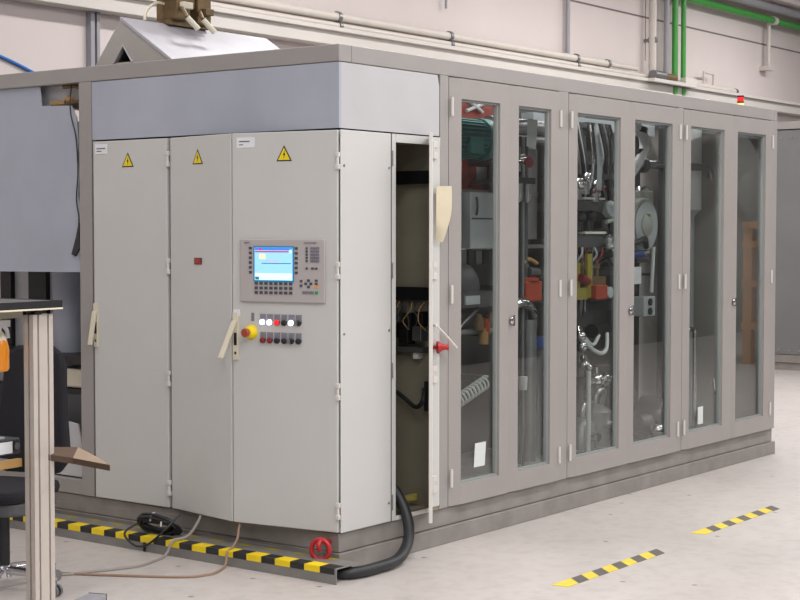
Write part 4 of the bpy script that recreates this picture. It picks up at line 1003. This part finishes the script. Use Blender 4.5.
m.add(TOP+BOT, [(1, 2, 3, 4)], 0); m.add(TOP+BOT, [(0, 1, 4, 5)], 1); m.add(TOP+BOT, [(10, 9, 8, 7), (11, 10, 7, 6)]+[(i, 6+i, 6+(i+1) % 6, (i+1) % 6) for i in range(6)], 1)  # shade of the left facet and underside painted in with the darker card colour
tag(m.build('cardboard_sheet', ['cardboard', 'card_shaded']), 'folded brown cardboard sheet jutting out beside the bench post', 'cardboard')

# office chair
fz = math.radians(200)
OC = thing('office_chair', 'dark navy office chair standing behind the bench post', 'chair', (-1.27, 1.034, 0), rz=fz)
# local +x is where the sitter faces
m = MB()
def rrect(w, d, r, n=6):
    out = []
    for cx, cy, a0 in ((w-r, d-r, 0), (-w+r, d-r, 90), (-w+r, -d+r, 180), (w-r, -d+r, 270)):
        out += [(cx+r*math.cos(math.radians(a0+90*i/n)), cy+r*math.sin(math.radians(a0+90*i/n))) for i in range(n+1)]
    return out
MB().prism(rrect(.235, .215, .09), 'z', .455, .515).build('seat', 'navy_fabric', OC, local=True, bevel=.022)
MB().prism(rrect(.215, .205, .09), 'z', .395, .455).build('seat_pan', 'dark_grey', OC, local=True, bevel=.01)
hp = [(.15, .53), (.19, .58), (.20, .66), (.185, .78), (.172, .92), (.165, 1.05), (.14, 1.12), (.09, 1.155)]
prof = [(-y, z) for y, z in hp]+[(y, z) for y, z in hp[::-1]]
T = Matrix.Translation((-.23, 0, 0)) @ Matrix.Rotation(math.radians(-5), 4, 'Y') @ Matrix.Translation((.0, 0, 0))
MB().prism(prof, 'x', -.035, .03, T=T).build('backrest', 'navy_fabric', OC, local=True, bevel=.02)
MB().tube([(-.05, 0, .40), (-.26, 0, .39), (-.33, 0, .46), (-.33, 0, .68)], .02).build('back_bracket', 'black_plastic', OC, local=True)
MB().cyl((0, 0, .13), (0, 0, .405), .036).build('lift_cover', 'black_plastic', OC, local=True)
MB().cyl((0, 0, .09), (0, 0, .21), .024).build('gas_lift', 'chrome', OC, local=True)
MB().cyl((0, 0, .07), (0, 0, .13), .045).build('hub', 'chrome', OC, local=True)
for k in range(5):
    a = 2*PI*k/5+math.radians(12); c, s__ = math.cos(a), math.sin(a)
    lg = MB().tube([(.03*c, .03*s__, .105), (.16*c, .16*s__, .10), (.30*c, .30*s__, .078)], lambda q: .024-.008*q).build('base_leg', 'chrome', OC, local=True)
    cx, cy = .30*c, .30*s__
    m = MB()
    for o_ in (-.016, .016):
        m.cyl((cx-s__*(o_-.008), cy+c*(o_-.008), .028), (cx-s__*(o_+.008), cy+c*(o_+.008), .028), .028, n=18)
    m.cyl((cx, cy, .03), (cx, cy, .075), .008)
    m.build('caster', 'steel_dull', lg, local=True)
# flat grey profile end on the floor
t = thing('floor_profile', 'grey metal profile lying on the floor at the bottom edge beside the bench post', 'metal profile', (-1.29, .455, 0), rz=math.radians(20))
MB().box((-.35, -.045, 0), (.15, .045, .04)).build('bar', 'pipe_grey', t, local=True, bevel=.003); MB().box((.15, -.046, 0), (.154, .046, .041)).build('end_cap', 'black_plastic', t, local=True)

# ------------------------------------------------------------------ light and camera
def area(name, loc, sx, sy, power, col=(1, .985, .98), rot=(0, 0, 0)):
    l = bpy.data.lights.new(name, 'AREA'); l.shape = 'RECTANGLE'; l.size = sx; l.size_y = sy; l.energy = power; l.color = col
    o = bpy.data.objects.new(name, l); COL.objects.link(o); o.location = loc; o.rotation_euler = rot
    return o
for x in (-3, 2, 7, 12, 17): area('hall_lamp', (x, -2.6, 5.2), 3.2, .35, 150 if x > 0 else 110)
for x in (-6, -1, 4, 9, 14): area('hall_lamp', (x, 2.2, 5.2), 3.2, .35, 150 if x > 0 else 65)
for x in (-7, -2.6): area('hall_lamp', (x, -6.2, 5.2), 3.2, .35, 250)
for x in (0, 8, 16): area('hall_lamp', (x, -9, 5.2), 4, 2.0, 290)
w = bpy.data.worlds.new('World'); sc.world = w; w.use_nodes = True
w.node_tree.nodes['Background'].inputs[0].default_value = (.80, .87, 1, 1)
w.node_tree.nodes['Background'].inputs[1].default_value = .36

cd = bpy.data.cameras.new('Camera'); cam = bpy.data.objects.new('Camera', cd); COL.objects.link(cam)
yaw, pit, rol = .644863, -.0439466, .00062361
fw = V((math.cos(yaw)*math.cos(pit), math.sin(yaw)*math.cos(pit), math.sin(pit)))
r = V((math.sin(yaw), -math.cos(yaw), 0)); u = r.cross(fw)
r2 = r*math.cos(rol)+u*math.sin(rol); u2 = u*math.cos(rol)-r*math.sin(rol)
cam.matrix_world = Matrix(((r2.x, u2.x, -fw.x, -6.04499), (r2.y, u2.y, -fw.y, -4.92461), (r2.z, u2.z, -fw.z, 1.71432), (0, 0, 0, 1)))
cd.sensor_fit = 'HORIZONTAL'; cd.sensor_width = 36; cd.lens = 1567.37*36/800; cd.clip_end = 200
sc.camera = cam
sc.view_settings.view_transform = 'Standard'; sc.view_settings.look = 'None'; sc.view_settings.gamma = 1
sc.view_settings.exposure = -.05
sc.view_settings.use_curve_mapping = False
sc.cycles.transparent_max_bounces = 16
sc.cycles.use_denoising = True
